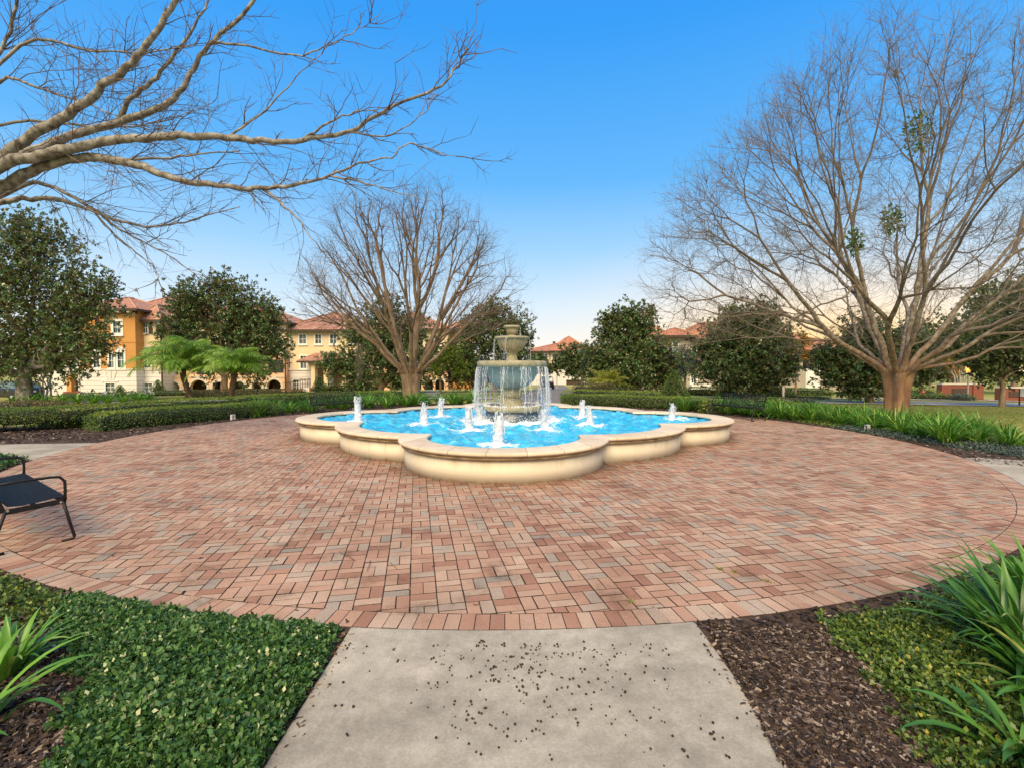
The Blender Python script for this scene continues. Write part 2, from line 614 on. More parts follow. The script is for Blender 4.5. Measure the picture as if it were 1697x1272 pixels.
M['white_paint'] = pm('white_trim', (.80, .78, .73), (.74, .72, .68), 0.6, 3)
M['glass'] = glassmat('window_glass', (.10, .16, .17))
M['glass_dark'] = glassmat('dark_glass', (.02, .024, .028))
M['wall_orange'] = wallmat('stucco_orange', (.56, .285, .085), (.49, .24, .068))
M['wall_cream'] = wallmat('stucco_cream', (.76, .62, .39), (.70, .565, .345))
M['wall_peach'] = wallmat('stucco_peach', (.74, .47, .28), (.68, .42, .25))
M['wall_tan'] = wallmat('stucco_tan', (.52, .36, .18), (.46, .31, .15))
M['wall_grey'] = wallmat('stucco_grey', (.42, .37, .29), (.37, .32, .25))
M['wall_white'] = wallmat('stucco_white', (.74, .70, .66), (.68, .64, .60), course=0.42)
M['wall_plain_white'] = wallmat('stucco_plain_white', (.72, .69, .64), (.66, .63, .58))
M['fascia'] = pm('dark_fascia', (.055, .035, .026), (.08, .05, .036), 0.7, 4)
M['shutter'] = pm('brown_shutter', (.085, .055, .042), (.065, .042, .032), 0.6, 5)
M['roof'] = tilemat('clay_roof_tiles', (.36, .16, .095), (.44, .21, .13), (.52, .29, .19))
M['roof_warm'] = tilemat('clay_roof_tiles_warm', (.42, .16, .08), (.49, .20, .10), (.55, .26, .145))
M['door_wood'] = pm('wood_door', (.30, .13, .05), (.24, .10, .04), 0.5, 3)
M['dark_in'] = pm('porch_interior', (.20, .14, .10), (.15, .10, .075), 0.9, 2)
M['red_brick'] = pm('sign_wall_brick', (.26, .09, .055), (.18, .06, .04), 0.85, 14, 0.01, 25)
M['stone_cap'] = pm('pale_stone', (.62, .56, .46), (.55, .49, .40), 0.8, 4)
M['pole'] = pm('lamp_pole', (.36, .33, .29), (.30, .28, .25), 0.6, 6)
M['car_dark'] = pm('car_paint_dark', (.014, .015, .018), (.018, .018, .02), 0.25, 2, spec=0.7)
M['rubber'] = pm('tyre_rubber', (.018, .018, .018), (.03, .03, .03), 0.9, 20)
M['tail_light'] = pm('tail_light', (.45, .02, .015), (.40, .02, .01), 0.3, 8)
M['plate'] = pm('licence_plate', (.7, .7, .68), (.6, .6, .6), 0.5, 8)
M['hydrant'] = pm('hydrant_red', (.50, .085, .03), (.42, .07, .03), 0.5, 6)
M['white_plastic'] = pm('white_plastic', (.75, .74, .70), (.68, .67, .63), 0.5, 10)


def emat(name, c, s):
    m, nt, b = new_mat(name)
    b.inputs['Base Color'].default_value = (*c, 1)
    b.inputs['Emission Color'].default_value = (*c, 1)
    b.inputs['Emission Strength'].default_value = s
    return m


M['lamp_glow'] = emat('lamp_glow', (1.0, .36, .06), 1.9)


def watermat():
    m, nt, b = new_mat('pool_water')
    tc = N(nt, 'ShaderNodeTexCoord')

    def noise(scale, detail, st=(1, 1, 1), rough=.5):
        mp = N(nt, 'ShaderNodeMapping')
        mp.inputs['Scale'].default_value = st
        nt.links.new(tc.outputs['Object'], mp.inputs[0])
        n = N(nt, 'ShaderNodeTexNoise')
        n.inputs['Scale'].default_value = scale
        n.inputs['Detail'].default_value = detail
        n.inputs['Roughness'].default_value = rough
        n.inputs['Distortion'].default_value = 1.2
        nt.links.new(mp.outputs[0], n.inputs['Vector'])
        return n.outputs['Fac']
    r = ramp(nt, [(0.30, (.015, .33, .60)), (0.48, (.035, .44, .71)), (0.64, (.10, .57, .80)), (.78, (.24, .70, .86))])
    nt.links.new(noise(2.6, 6), r.inputs[0])
    fo = N(nt, 'ShaderNodeAttribute', attribute_name='foam')
    ad = N(nt, 'ShaderNodeMath', operation='ADD')
    nt.links.new(fo.outputs['Fac'], ad.inputs[0])
    nt.links.new(noise(11, 8, rough=.66), ad.inputs[1])
    fr_ = ramp(nt, [(0.72, (0, 0, 0)), (0.88, (1, 1, 1))])
    nt.links.new(ad.outputs[0], fr_.inputs[0])
    mx = N(nt, 'ShaderNodeMix', data_type='RGBA')
    nt.links.new(fr_.outputs[0], mx.inputs[0])
    nt.links.new(r.outputs[0], mx.inputs[6])
    mx.inputs[7].default_value = (.86, .93, .96, 1)
    nt.links.new(mx.outputs[2], b.inputs['Base Color'])
    rg = N(nt, 'ShaderNodeMapRange')
    rg.inputs['To Min'].default_value = .03
    rg.inputs['To Max'].default_value = .5
    nt.links.new(fr_.outputs[0], rg.inputs['Value'])
    nt.links.new(rg.outputs[0], b.inputs['Roughness'])
    b.inputs['IOR'].default_value = 1.33
    b.inputs['Specular IOR Level'].default_value = 1.0
    bp = N(nt, 'ShaderNodeBump')
    bp.inputs['Distance'].default_value = 0.045
    nt.links.new(noise(6.5, 4, (1, 1, 1)), bp.inputs['Height'])
    nt.links.new(bp.outputs[0], b.inputs['Normal'])
    return m


def foammat(name, alpha):
    m, nt, b = new_mat(name)
    b.inputs['Base Color'].default_value = (.93, .95, .97, 1)
    b.inputs['Roughness'].default_value = 0.35
    b.inputs['Subsurface Weight'].default_value = 0.0
    tr = N(nt, 'ShaderNodeBsdfTranslucent')
    tr.inputs[0].default_value = (.95, .97, 1, 1)
    ms = N(nt, 'ShaderNodeMixShader')
    ms.inputs[0].default_value = 0.4
    nt.links.new(b.outputs[0], ms.inputs[1])
    nt.links.new(tr.outputs[0], ms.inputs[2])
    tp = N(nt, 'ShaderNodeBsdfTransparent')
    m2 = N(nt, 'ShaderNodeMixShader')
    m2.inputs[0].default_value = alpha
    nt.links.new(tp.outputs[0], m2.inputs[1])
    nt.links.new(ms.outputs[0], m2.inputs[2])
    nt.links.new(m2.outputs[0], nt.nodes['Material Output'].inputs[0])
    return m


M['water'] = watermat()
M['foam'] = foammat('water_foam', 0.95)
M['stream'] = foammat('falling_water', 0.85)


def capmat():
    m = pm('coping_stone', (.74, .62, .46), (.63, .51, .36), 0.8, 5, 0.002, 90)
    nt = m.node_tree
    b = nt.nodes['Principled BSDF']
    base = b.inputs['Base Color'].links[0].from_socket
    a = N(nt, 'ShaderNodeAttribute', attribute_name='s')
    d = N(nt, 'ShaderNodeMath', operation='DIVIDE')
    d.inputs[1].default_value = 0.6
    nt.links.new(a.outputs['Fac'], d.inputs[0])
    f = N(nt, 'ShaderNodeMath', operation='FRACT')
    nt.links.new(d.outputs[0], f.inputs[0])
    r = ramp(nt, [(0.0, (.42, .33, .26)), (0.012, (.42, .33, .26)), (0.02, (1, 1, 1))])
    nt.links.new(f.outputs[0], r.inputs[0])
    fl = N(nt, 'ShaderNodeMath', operation='FLOOR')
    nt.links.new(d.outputs[0], fl.inputs[0])
    wn = N(nt, 'ShaderNodeTexWhiteNoise', noise_dimensions='1D')
    nt.links.new(fl.outputs[0], wn.inputs['W'])
    r2 = ramp(nt, [(0, (.84, .83, .82)), (1, (1.12, 1.12, 1.12))])
    nt.links.new(wn.outputs['Value'], r2.inputs[0])
    out = base
    for q in (r, r2):
        mu = N(nt, 'ShaderNodeMix', data_type='RGBA', blend_type='MULTIPLY')
        mu.inputs[0].default_value = 1
        nt.links.new(out, mu.inputs[6])
        nt.links.new(q.outputs[0], mu.inputs[7])
        out = mu.outputs[2]
    nt.links.new(out, b.inputs['Base Color'])
    return m


M['cap'] = capmat()
M['mould'] = pm('coping_moulding', (.50, .37, .22), (.20, .125, .06), 0.85, 5, 0.003, 60, stretch=(1, 1, 4))

# ================================================================== GROUND
def polar_sheet(name, mat, r0, r1, a0=0.0, a1=2 * PI, dz=0.0, dr=0.5, na=256, zfun=None, kind='structure', rs=None):
    rs = np.arange(r0, r1 + 1e-6, dr) if rs is None else np.asarray(rs)
    aa = np.linspace(a0, a1, na + 1)
    A, Rr = np.meshgrid(aa, rs)
    X = FX + Rr * np.cos(A)
    Y = CD + Rr * np.sin(A)
    Z = hz(X, Y) + dz if zfun is None else zfun(X, Y)
    V = np.stack([X, Y, Z], -1).reshape(-1, 3)
    n = na + 1
    k = np.arange(len(rs) - 1)[:, None] * n
    i = np.arange(na)[None]
    Q = np.stack([k + i + n, k + i + n + 1, k + i + 1, k + i], -1).reshape(-1, 4)[:, ::-1]
    Q = Q[:, ::-1]
    # make normals point up
    p = V[Q[0]]
    if np.cross(p[1] - p[0], p[2] - p[0])[2] < 0:
        Q = Q[:, ::-1]
    return tag(quads(name, V, Q, mat, smooth=True), kind=kind)


M['lawn'] = pm('lawn', (.19, .22, .05), (.40, .35, .14), 0.95, 0.22, 0.0, 30, detail=8, spec=0)
polar_sheet('lawn', M['lawn'], 0.5, 0, rs=list(np.arange(0.5, 75, .75)) + [80, 90, 105, 130, 170, 230, 320, 450, 700], na=240)
polar_sheet('mulch_ground', M['mulch_bed'], 9.40, 12.4, dz=0.020, dr=0.3, na=240)
polar_sheet('mulch_ground', M['mulch_bed'], 12.4, 16.5, a0=R(170), a1=R(189), dz=0.022, dr=0.4, na=40)
polar_sheet('mulch_ground', M['mulch_bed'], 12.4, 16.5, a0=R(222), a1=R(318), dz=0.022, dr=0.4, na=120)

# brick plaza: every paver is modelled, its tone is stored per brick
BV, BQ, BR_, BM = [], [], [], []


def brick(poly, z, tilt, rv):
    """bevelled paver from a convex outline (list of xy)"""
    P = np.array(poly)
    c = P.mean(0)
    n = len(P)
    d = P - c
    ins = c + d * (1 - 0.0025 / np.maximum(np.linalg.norm(d, axis=1, keepdims=True), .02))
    zt = z + d @ tilt
    b = sum(len(v) for v in BV)
    BV.append(np.column_stack([ins, zt]))
    BV.append(np.column_stack([P, zt - .003]))
    BV.append(np.column_stack([P, np.full(n, -.03)]))
    fs = [list(range(b, b + n))]
    BM.append(0)
    BM.extend([1] * (2 * n))
    for k in range(n):
        j = (k + 1) % n
        fs.append([b + n + k, b + n + j, b + j, b + k])
        fs.append([b + 2 * n + k, b + 2 * n + j, b + n + j, b + n + k])
    BQ.extend(fs)
    BR_.extend([rv] * len(fs))


def clip(poly, nx, ny, c):
    out = []
    n = len(poly)
    for k in range(n):
        a, b = poly[k], poly[(k + 1) % n]
        da, db = a[0] * nx + a[1] * ny - c, b[0] * nx + b[1] * ny - c
        if da <= 0:
            out.append(a)
        if da * db < 0:
            t = da / (da - db)
            out.append((a[0] + t * (b[0] - a[0]), a[1] + t * (b[1] - a[1])))
    return out


BA = R(-11.18)
UR = np.array([math.cos(BA), -math.sin(BA)])      # along the rows
UC = np.array([math.sin(BA), math.cos(BA)])       # along the columns
BO = np.array([-.813, 3.843])
PCEN = np.array([FX, CD])
RI = PR - 0.21
G = 0.003
for i in range(-75, 76):
    for j in range(-30, 110):
        o = BO + UR * (.2 * i) + UC * (.2 * j)
        cc = o + (UR + UC) * .1 - PCEN
        rr = math.hypot(*cc)
        if rr > RI + .15 or rr < 3.7:
            continue
        for k in range(2):
            if (i + j) % 2:
                u0, u1, v0, v1 = .1 * k, .1 * k + .1, 0, .2
            else:
                u0, u1, v0, v1 = 0, .2, .1 * k, .1 * k + .1
            u0 += G; u1 -= G; v0 += G; v1 -= G
            jit = rng.normal(0, .0012, 2)
            poly = [tuple(o + jit + UR * u + UC * v) for u, v in ((u0, v0), (u1, v0), (u1, v1), (u0, v1))]
            if rr > RI - .25:
                m = np.mean(poly, 0) - PCEN
                m /= np.linalg.norm(m)
                poly = clip(poly, m[0], m[1], float(PCEN @ m) + RI - .002)
                if len(poly) < 3:
                    continue
                P = np.array(poly)
                x, y = P[:, 0], P[:, 1]
                if abs(np.dot(x, np.roll(y, 1)) - np.dot(y, np.roll(x, 1))) < .0012:
                    continue
            brick(poly, rng.normal(0, .0010), rng.normal(0, .009, 2), rng.random())
ns = int(2 * PI * PR / .102)
for k in range(ns):
    a0, a1 = 2 * PI * k / ns + .00022, 2 * PI * (k + 1) / ns - .00022
    poly = [(FX + r * math.cos(a), CD + r * math.sin(a)) for r, a in ((RI + .002, a0), (PR, a0), (PR, a1), (RI + .002, a1))]
    brick(poly, rng.normal(0, .0012), rng.normal(0, .008, 2), rng.random() * .97)
me = bpy.data.meshes.new('plaza_paving')
me.from_pydata(np.concatenate(BV).tolist(), [], BQ)
me.update()
at_ = me.attributes.new('rnd', 'FLOAT', 'FACE')
at_.data.foreach_set('value', np.array(BR_, np.float32))
me.polygons.foreach_set('material_index', np.array(BM, np.int32))
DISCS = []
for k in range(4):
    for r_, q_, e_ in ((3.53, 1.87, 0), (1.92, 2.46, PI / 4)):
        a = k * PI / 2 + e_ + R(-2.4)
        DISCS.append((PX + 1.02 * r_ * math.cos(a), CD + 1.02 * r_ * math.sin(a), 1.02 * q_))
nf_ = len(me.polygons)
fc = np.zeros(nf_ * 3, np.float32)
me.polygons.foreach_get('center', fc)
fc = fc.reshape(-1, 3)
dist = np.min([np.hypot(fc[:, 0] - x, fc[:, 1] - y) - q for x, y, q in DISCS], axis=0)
da_ = me.attributes.new('dirt_shade', 'FLOAT', 'FACE')  # pool-side dirt and painted contact shade, plus a stain further forward
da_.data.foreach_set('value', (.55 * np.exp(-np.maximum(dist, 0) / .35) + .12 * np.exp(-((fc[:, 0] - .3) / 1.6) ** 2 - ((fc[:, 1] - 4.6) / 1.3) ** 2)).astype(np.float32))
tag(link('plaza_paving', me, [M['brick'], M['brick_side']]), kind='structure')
polar_sheet('paving_bed', M['sand'], 0.2, PR, rs=[.2, 3, 6, 9, PR], na=200, zfun=lambda x, y: np.full_like(x, -.008))


def flat_poly(name, poly, mat, ztop, thick=.12, kind='structure', bevel=.008):
    b = MB()
    b.prism(poly, ztop - thick, ztop)
    o = b.build(name, mat, bevel=bevel)
    return tag(o, kind=kind)


def arc(r, a0, a1, n):
    return [(FX + r * math.cos(a), CD + r * math.sin(a)) for a in np.linspace(a0, a1, n)]


def ang(x, y):
    return math.atan2(y - CD, x - FX)


# concrete walks butt against the outer ring of bricks
W0, W1 = -1.068, 1.240
aL = -PI / 2 - math.asin((FX - W0) / (PR + .006))
aR = -PI / 2 + math.asin((W1 - FX) / (PR + .006))
flat_poly('front_walk', arc(PR + .006, aL, aR, 16)[::-1] + [(W0, -4), (W1, -4)], M['concrete'], .004)
l0, l1 = ang(-8.92, 11.28), ang(-8.62, 9.30) - 2 * PI
l0 = ang(-8.92, 11.28) + 2 * PI if ang(-8.92, 11.28) < 0 else ang(-8.92, 11.28)
l1 = ang(-8.62, 9.30) + 2 * PI
flat_poly('left_walk', arc(PR + .006, l0, l1, 14) + [(-11.6, 8.85), (-17, 8.05), (-17, 10.25), (-11.6, 10.95)], M['concrete'], .003)
r0, r1 = ang(8.58, 9.30), ang(7.34, 7.0)
flat_poly('right_walk', arc(PR + .006, r1, r0, 10) + [(8.98, 9.32), (11.9, 8.0), (17, 6.2), (16.5, 3.8), (11.2, 5.6)], M['concrete'], .003)


def strip(name, pts, width, mat, dz=0.03, step=1.0, kind='structure', wfun=None):
    """a road or path draped on the terrain along a centre line"""
    P = [np.array(pts[0], float)]
    for a, b in zip(pts[:-1], pts[1:]):
        a, b = np.array(a, float), np.array(b, float)
        n = max(1, int(np.linalg.norm(b - a) / step))
        for k in range(1, n + 1):
            P.append(a + (b - a) * k / n)
    P = np.array(P)
    for _ in range(6):
        P[1:-1] = P[1:-1] * .5 + (P[:-2] + P[2:]) * .25
    t = np.gradient(P, axis=0)
    t /= np.linalg.norm(t, axis=1, keepdims=True)
    nrm = np.stack([-t[:, 1], t[:, 0]], 1)
    m = 7
    o = np.linspace(-.5, .5, m) * width
    XY = P[:, None] + nrm[:, None] * o[None, :, None]
    Z = hz(XY[..., 0], XY[..., 1]) + dz
    V = np.concatenate([XY, Z[..., None]], -1).reshape(-1, 3)
    k = np.arange(len(P) - 1)[:, None] * m
    i = np.arange(m - 1)[None]
    Q = np.stack([k + i + 1, k + i, k + m + i, k + m + i + 1], -1).reshape(-1, 4)
    if np.cross(V[Q[0][1]] - V[Q[0][0]], V[Q[0][2]] - V[Q[0][0]])[2] < 0:
        Q = Q[:, ::-1]
    return tag(quads(name, V, Q, mat, smooth=True), kind=kind)


strip('road', [(1.8, 24.0), (2.6, 32), (4.4, 50), (7.0, 78), (9, 130)], 4.6, M['asphalt'], .03)
strip('road', [(7.5, 29.0), (20, 29.3), (31, 29.6), (48, 32.5), (80, 38)], 3.9, M['road_pale'], .035)
strip('kerb', [(7.5, 31.3), (20, 31.6), (31, 31.9), (48, 34.9), (80, 40.4)], .35, M['concrete'], .13)
strip('pavement', [(9.5, 34.2), (20, 34.4), (31, 34.8), (46, 38), (80, 44)], 1.1, M['concrete'], .05)
strip('pavement', [(-60, 31.5), (-32, 30.5), (-22, 29.8), (-13, 30.8), (-6, 30.5), (-1.2, 29.5)], 1.5, M['concrete'], .05)
strip('path', [(36, 36), (42, 41), (44, 48), (47, 55)], 1.6, M['concrete'], .06)
strip('path', [(-5.3, 29), (-5.6, 34), (-6.5, 40), (-8.0, 48)], 1.6, M['concrete'], .055)


# ================================================================== FOUNTAIN POOL
KS = .953
DISC = []
for k in range(4):
    a = k * PI / 2
    DISC.append((3.53 * math.cos(a), 3.53 * math.sin(a), 1.87))
    a += PI / 4
    DISC.append((1.92 * math.cos(a), 1.92 * math.sin(a), 2.46))
PROT = R(-2.4)


def outline(off, phis):
    """star-shaped quatrefoil: the union of eight discs grown by off"""
    best = np.zeros_like(phis)
    for x, y, r in DISC:
        dx, dy = np.cos(phis), np.sin(phis)
        b = dx * x + dy * y
        c = x * x + y * y - (r + off) ** 2
        disc = b * b - c
        t = np.where(disc > 0, b + np.sqrt(np.maximum(disc, 0)), 0)
        best = np.maximum(best, t)
    return best


PHI = np.linspace(0, 2 * PI, 1200, endpoint=False)
rcap = outline(0, PHI)
px_, py_ = rcap * np.cos(PHI), rcap * np.sin(PHI)
ARC = np.concatenate([[0], np.cumsum(np.hypot(np.diff(px_), np.diff(py_)))])


def rim_loft(name, prof, mat, parent, closed=True):
    """sweep a profile of (offset, z) round the pool outline"""
    n = len(PHI)
    V, S = [], []
    for off, z in prof:
        r = outline(off, PHI)
        V.append(np.stack([r * np.cos(PHI), r * np.sin(PHI), np.full(n, z)], -1))
        S.append(ARC)
    V = np.concatenate(V)
    i = np.arange(n)[None]
    j = (i + 1) % n
    m = len(prof)
    k = np.arange(m if closed else m - 1)[:, None]
    k2 = (k + 1) % m
    Q = np.stack([k * n + i, k * n + j, k2 * n + j, k2 * n + i], -1).reshape(-1, 4)
    o = quads(name, V, Q, mat, parent, vattr={'s': np.concatenate(S)}, smooth=False)
    return o


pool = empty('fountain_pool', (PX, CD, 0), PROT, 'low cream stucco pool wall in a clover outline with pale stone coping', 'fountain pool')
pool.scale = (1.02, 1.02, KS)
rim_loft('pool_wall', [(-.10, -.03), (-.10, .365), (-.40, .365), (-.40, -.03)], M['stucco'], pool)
rim_loft('moulding', [(-.10, .365), (-.055, .372), (-.05, .385), (-.045, .402), (-.062, .405), (-.06, .408), (-.03, .425), (-.028, .437), (-.42, .437), (-.42, .365)], M['mould'], pool)
rim_loft('coping', [(-.03, .437), (-.008, .440), (.002, .452), (.004, .466), (.002, .482), (-.008, .494), (-.025, .5), (-.46, .5), (-.485, .497), (-.495, .488), (-.497, .47), (-.495, .437)], M['cap'], pool)
rim_loft('tile_band', [(-.42, .437), (-.43, .437), (-.43, -.02), (-.42, -.02)], M['tile_dark'], pool)
nphi = 240
phi2 = np.linspace(0, 2 * PI, nphi, endpoint=False)
rin = outline(-.42, phi2)
b = MB()
b.prism([(r * math.cos(a), r * math.sin(a)) for r, a in zip(rin, phi2)], -.03, .015)
b.build('pool_floor', M['pool_floor'], pool)

# water: a choppy surface, real ripples in the mesh
WZ = 0.388
nph, nr = 720, 130
ph = np.linspace(0, 2 * PI, nph, endpoint=False)
ro = outline(-.435, ph)
fr = np.linspace(0.1, 1, nr)[:, None]
WX = fr * ro[None] * np.cos(ph)[None]
WY = fr * ro[None] * np.sin(ph)[None]
WH = np.zeros_like(WX)
for k in range(70):
    lam = rng.uniform(.14, .6)
    a = rng.uniform(0, 2 * PI)
    amp = .0038 * (lam / .4) ** .8
    WH += amp * np.sin(2 * PI / lam * (WX * math.cos(a) + WY * math.sin(a)) + rng.uniform(0, 6.28)
                       + 1.2 * np.sin(WX * 1.7 + k) + 1.2 * np.sin(WY * 1.9 - k))
JETS = []
for p in [(826, 736, .56), (593, 697, .60), (703, 702, .52), (731, 690, .53), (777, 712, .51), (795, 697, .36), (902, 711, .43),
          (897, 690, .64), (965, 690, .46), (977, 703, .44), (1114, 694, .40)]:
    d = ray(p[0], p[1])
    t = (WZ - CAMH) / d[2]
    JETS.append((d[0] * t, d[1] * t, p[2]))
FOAM = .30 * np.exp(-(np.abs(np.hypot(WX, WY) - .92) / .42) ** 2)
for jx, jy, jh in JETS:
    c, s_ = math.cos(-PROT), math.sin(-PROT)
    lx, ly = c * (jx - PX) - s_ * (jy - CD), s_ * (jx - PX) + c * (jy - CD)
    dd = np.hypot(WX - lx, WY - ly)
    FOAM += .34 * np.exp(-(dd / .34) ** 2) + .12 * np.exp(-dd / .8)
    WH += .011 * np.exp(-dd / .45) * np.sin(dd * 2 * PI / .17 + jx)
dd = np.hypot(WX, WY)
WH += .008 * np.exp(-np.abs(dd - .95) / .5) * np.sin(dd * 2 * PI / .21)
Vw = np.stack([WX, WY, WZ + WH], -1).reshape(-1, 3)
k = np.arange(nr - 1)[:, None] * nph
i = np.arange(nph)[None]
j = (i + 1) % nph
Qw = np.stack([k + i, k + nph + i, k + nph + j, k + j], -1).reshape(-1, 4)
wo = quads('pool_water', Vw, Qw, M['water'], vattr={'foam': np.clip(FOAM, 0, .5).ravel()}, smooth=True)
wo.location = (PX, CD, 0)
wo.scale = (1.02, 1.02, 1)
wo.rotation_euler = (0, 0, PROT)
tag(wo, kind='structure')

# ================================================================== TIERED FOUNTAIN
ft = empty('tiered_fountain', (PX, CD, 0), 0, 'three tier cast stone fountain standing in the middle of the pool', 'fountain')
ft.scale = (KS, KS, KS)


def lathe(name, prof, mat, n=64, flute=None):
    b = MB()
    b.lathe(prof, n=n, flute=flute)
    return b.build(name, mat, ft)


lathe('pedestal', [(.71, .0), (.71, .655), (.70, .66)], M['ped_tile'])
lathe('basin', [(.70, .655), (.73, .665), (.775, .69), (.79, .72), (.795, .755), (.785, .79), (.765, .805), (.72, .805), (.66, .775), (.32, .76)], M['bowl'])
lathe('urn', [(.36, .75), (.36, .80), (.345, .84), (.30, .92), (.245, .965), (.22, .985), (.225, 1.0), (.262, 1.03), (.278, 1.09), (.278, 1.15), (.262, 1.2), (.23, 1.235), (.225, 1.26), (.25, 1.275)], M['bowl'])
lathe('large_bowl', [(.25, 1.265), (.30, 1.28), (.40, 1.315), (.50, 1.38), (.58, 1.46), (.64, 1.56), (.685, 1.67), (.715, 1.76), (.735, 1.825)], M['bowl_wet'], 96,
      (lambda z: .022, 24))
lathe('bowl_rim', [(.735, 1.822), (.86, 1.824), (.915, 1.835), (.94, 1.862), (.95, 1.90), (.945, 1.945), (.925, 1.98), (.895, 1.992), (.85, 1.985), (.80, 1.95), (.16, 1.93)], M['bowl'], 96)
lathe('stem', [(.165, 1.925), (.17, 2.0), (.15, 2.04), (.138, 2.12), (.145, 2.18), (.165, 2.21), (.17, 2.24)], M['bowl'])
lathe('middle_bowl', [(.17, 2.235), (.215, 2.255), (.28, 2.30), (.335, 2.37), (.375, 2.45), (.405, 2.53), (.42, 2.575)], M['bowl'], 96, (lambda z: .07, 20))
lathe('bowl_rim', [(.42, 2.572), (.455, 2.578), (.474, 2.595), (.478, 2.615), (.47, 2.638), (.445, 2.648), (.41, 2.638), (.08, 2.62)], M['bowl'], 64)
lathe('stem', [(.085, 2.62), (.12, 2.64), (.10, 2.665), (.095, 2.70), (.115, 2.72)], M['bowl'])
lathe('top_bowl', [(.115, 2.718), (.135, 2.735), (.158, 2.79), (.165, 2.845), (.175, 2.875)], M['bowl'], 64, (lambda z: .08, 12))
lathe('bowl_rim', [(.175, 2.873), (.215, 2.88), (.228, 2.90), (.228, 2.925), (.212, 2.945), (.18, 2.945), (.14, 2.915), (.02, 2.915)], M['bowl'], 48)


def streams(name, label, n, r, z0, z1, spread, drops, parts=(.0035, .010), angs=None):
    tb = TB()
    cl = rng.uniform(0, 2 * PI, max(5, n // 4))
    for k in range(n):
        a = rng.choice(cl) + rng.normal(0, .045)
        while abs((a + PI / 2 + PI) % (2 * PI) - PI) < 1.0 and rng.random() < .80:      # the lip is a little high at the front
            a = rng.choice(cl) + rng.normal(0, .3)
        end = z1 + rng.uniform(0, .02)
        if rng.random() < .4:
            end = z0 - (z0 - z1) * rng.uniform(.3, .9)
        zz = np.linspace(z0, end, 22)
        f = (z0 - zz) / max(z0 - z1, .1)
        rr_ = r + spread * np.sqrt(f) * rng.uniform(.5, 1.3)
        th = a + np.cumsum(rng.normal(0, .009, 22)) * (1 / max(r, .3))
        w = rng.uniform(*parts) * (1 - .3 * f) * rng.uniform(.35, 1.5, 22)
        tb.add(np.stack([rr_ * np.cos(th), rr_ * np.sin(th), zz], -1), w, 5)
    for k in range(drops):
        a = rng.uniform(0, 2 * PI)
        if abs((a + PI / 2 + PI) % (2 * PI) - PI) < 1.0 and rng.random() < .8:
            continue
        f = rng.random() ** .6
        z = z0 + (z1 - z0) * f
        q = r + spread * math.sqrt(f) * rng.uniform(.2, 1.9)
        s_ = rng.uniform(.003, .0085)
        p = np.array([q * math.cos(a), q * math.sin(a), z])
        tb.add([p, p + [0, 0, s_ * 1.2], p + [0, 0, s_ * 2.6], p + [0, 0, s_ * 3.4]], [s_ * .2, s_, s_ * .8, s_ * .1], 5)
    o = tb.build(name, M['stream'])
    o.location = (PX, CD, 0)
    o.scale = (KS, KS, KS)
    tag(o, label, 'falling water', kind='stuff')


streams('falling_water', 'white streams of water falling from the rim of the large bowl', 150, .945, 1.83, .66, .085, 2400, (.0022, .0066))
streams('falling_water', 'thin streams of water falling from the fluted middle bowl', 21, .475, 2.59, 1.97, .035, 160, (.0025, .005))
streams('falling_water', 'trickles of water falling from the small top bowl', 7, .225, 2.88, 2.63, .02, 30, (.0025, .004))
# splash where the streams land on the basin rim
tb = TB()
for k in range(900):
    a = rng.uniform(0, 2 * PI)
    q = rng.normal(.88, .10)
    h = abs(rng.normal(0, .075))
    z = (.80 if q < .79 else .45) + h
    s_ = rng.uniform(.004, .011)
    p = np.array([q * math.cos(a), q * math.sin(a), z])
    tb.add([p, p + [0, 0, s_], p + [0, 0, s_ * 2], p + [0, 0, s_ * 2.6]], [s_ * .2, s_, s_ * .8, s_ * .1], 5)
for k in range(60):
    a = 2 * PI * k / 60
    p = np.array([.74 * math.cos(a), .74 * math.sin(a), .79])
    s_ = rng.uniform(.02, .045)
    tb.add([p, p + [0, 0, s_ * .4], p + [0, 0, s_ * 1.0], p + [0, 0, s_ * 1.3]], [s_, s_ * 1.2, s_ * .8, s_ * .1], 6)
o = tb.build('splash', M['stream'])
o.scale = (KS, KS, KS)
o.location = (PX, CD, 0)
tag(o, 'white splash and spray where the water lands on the basin', 'splash', kind='stuff')

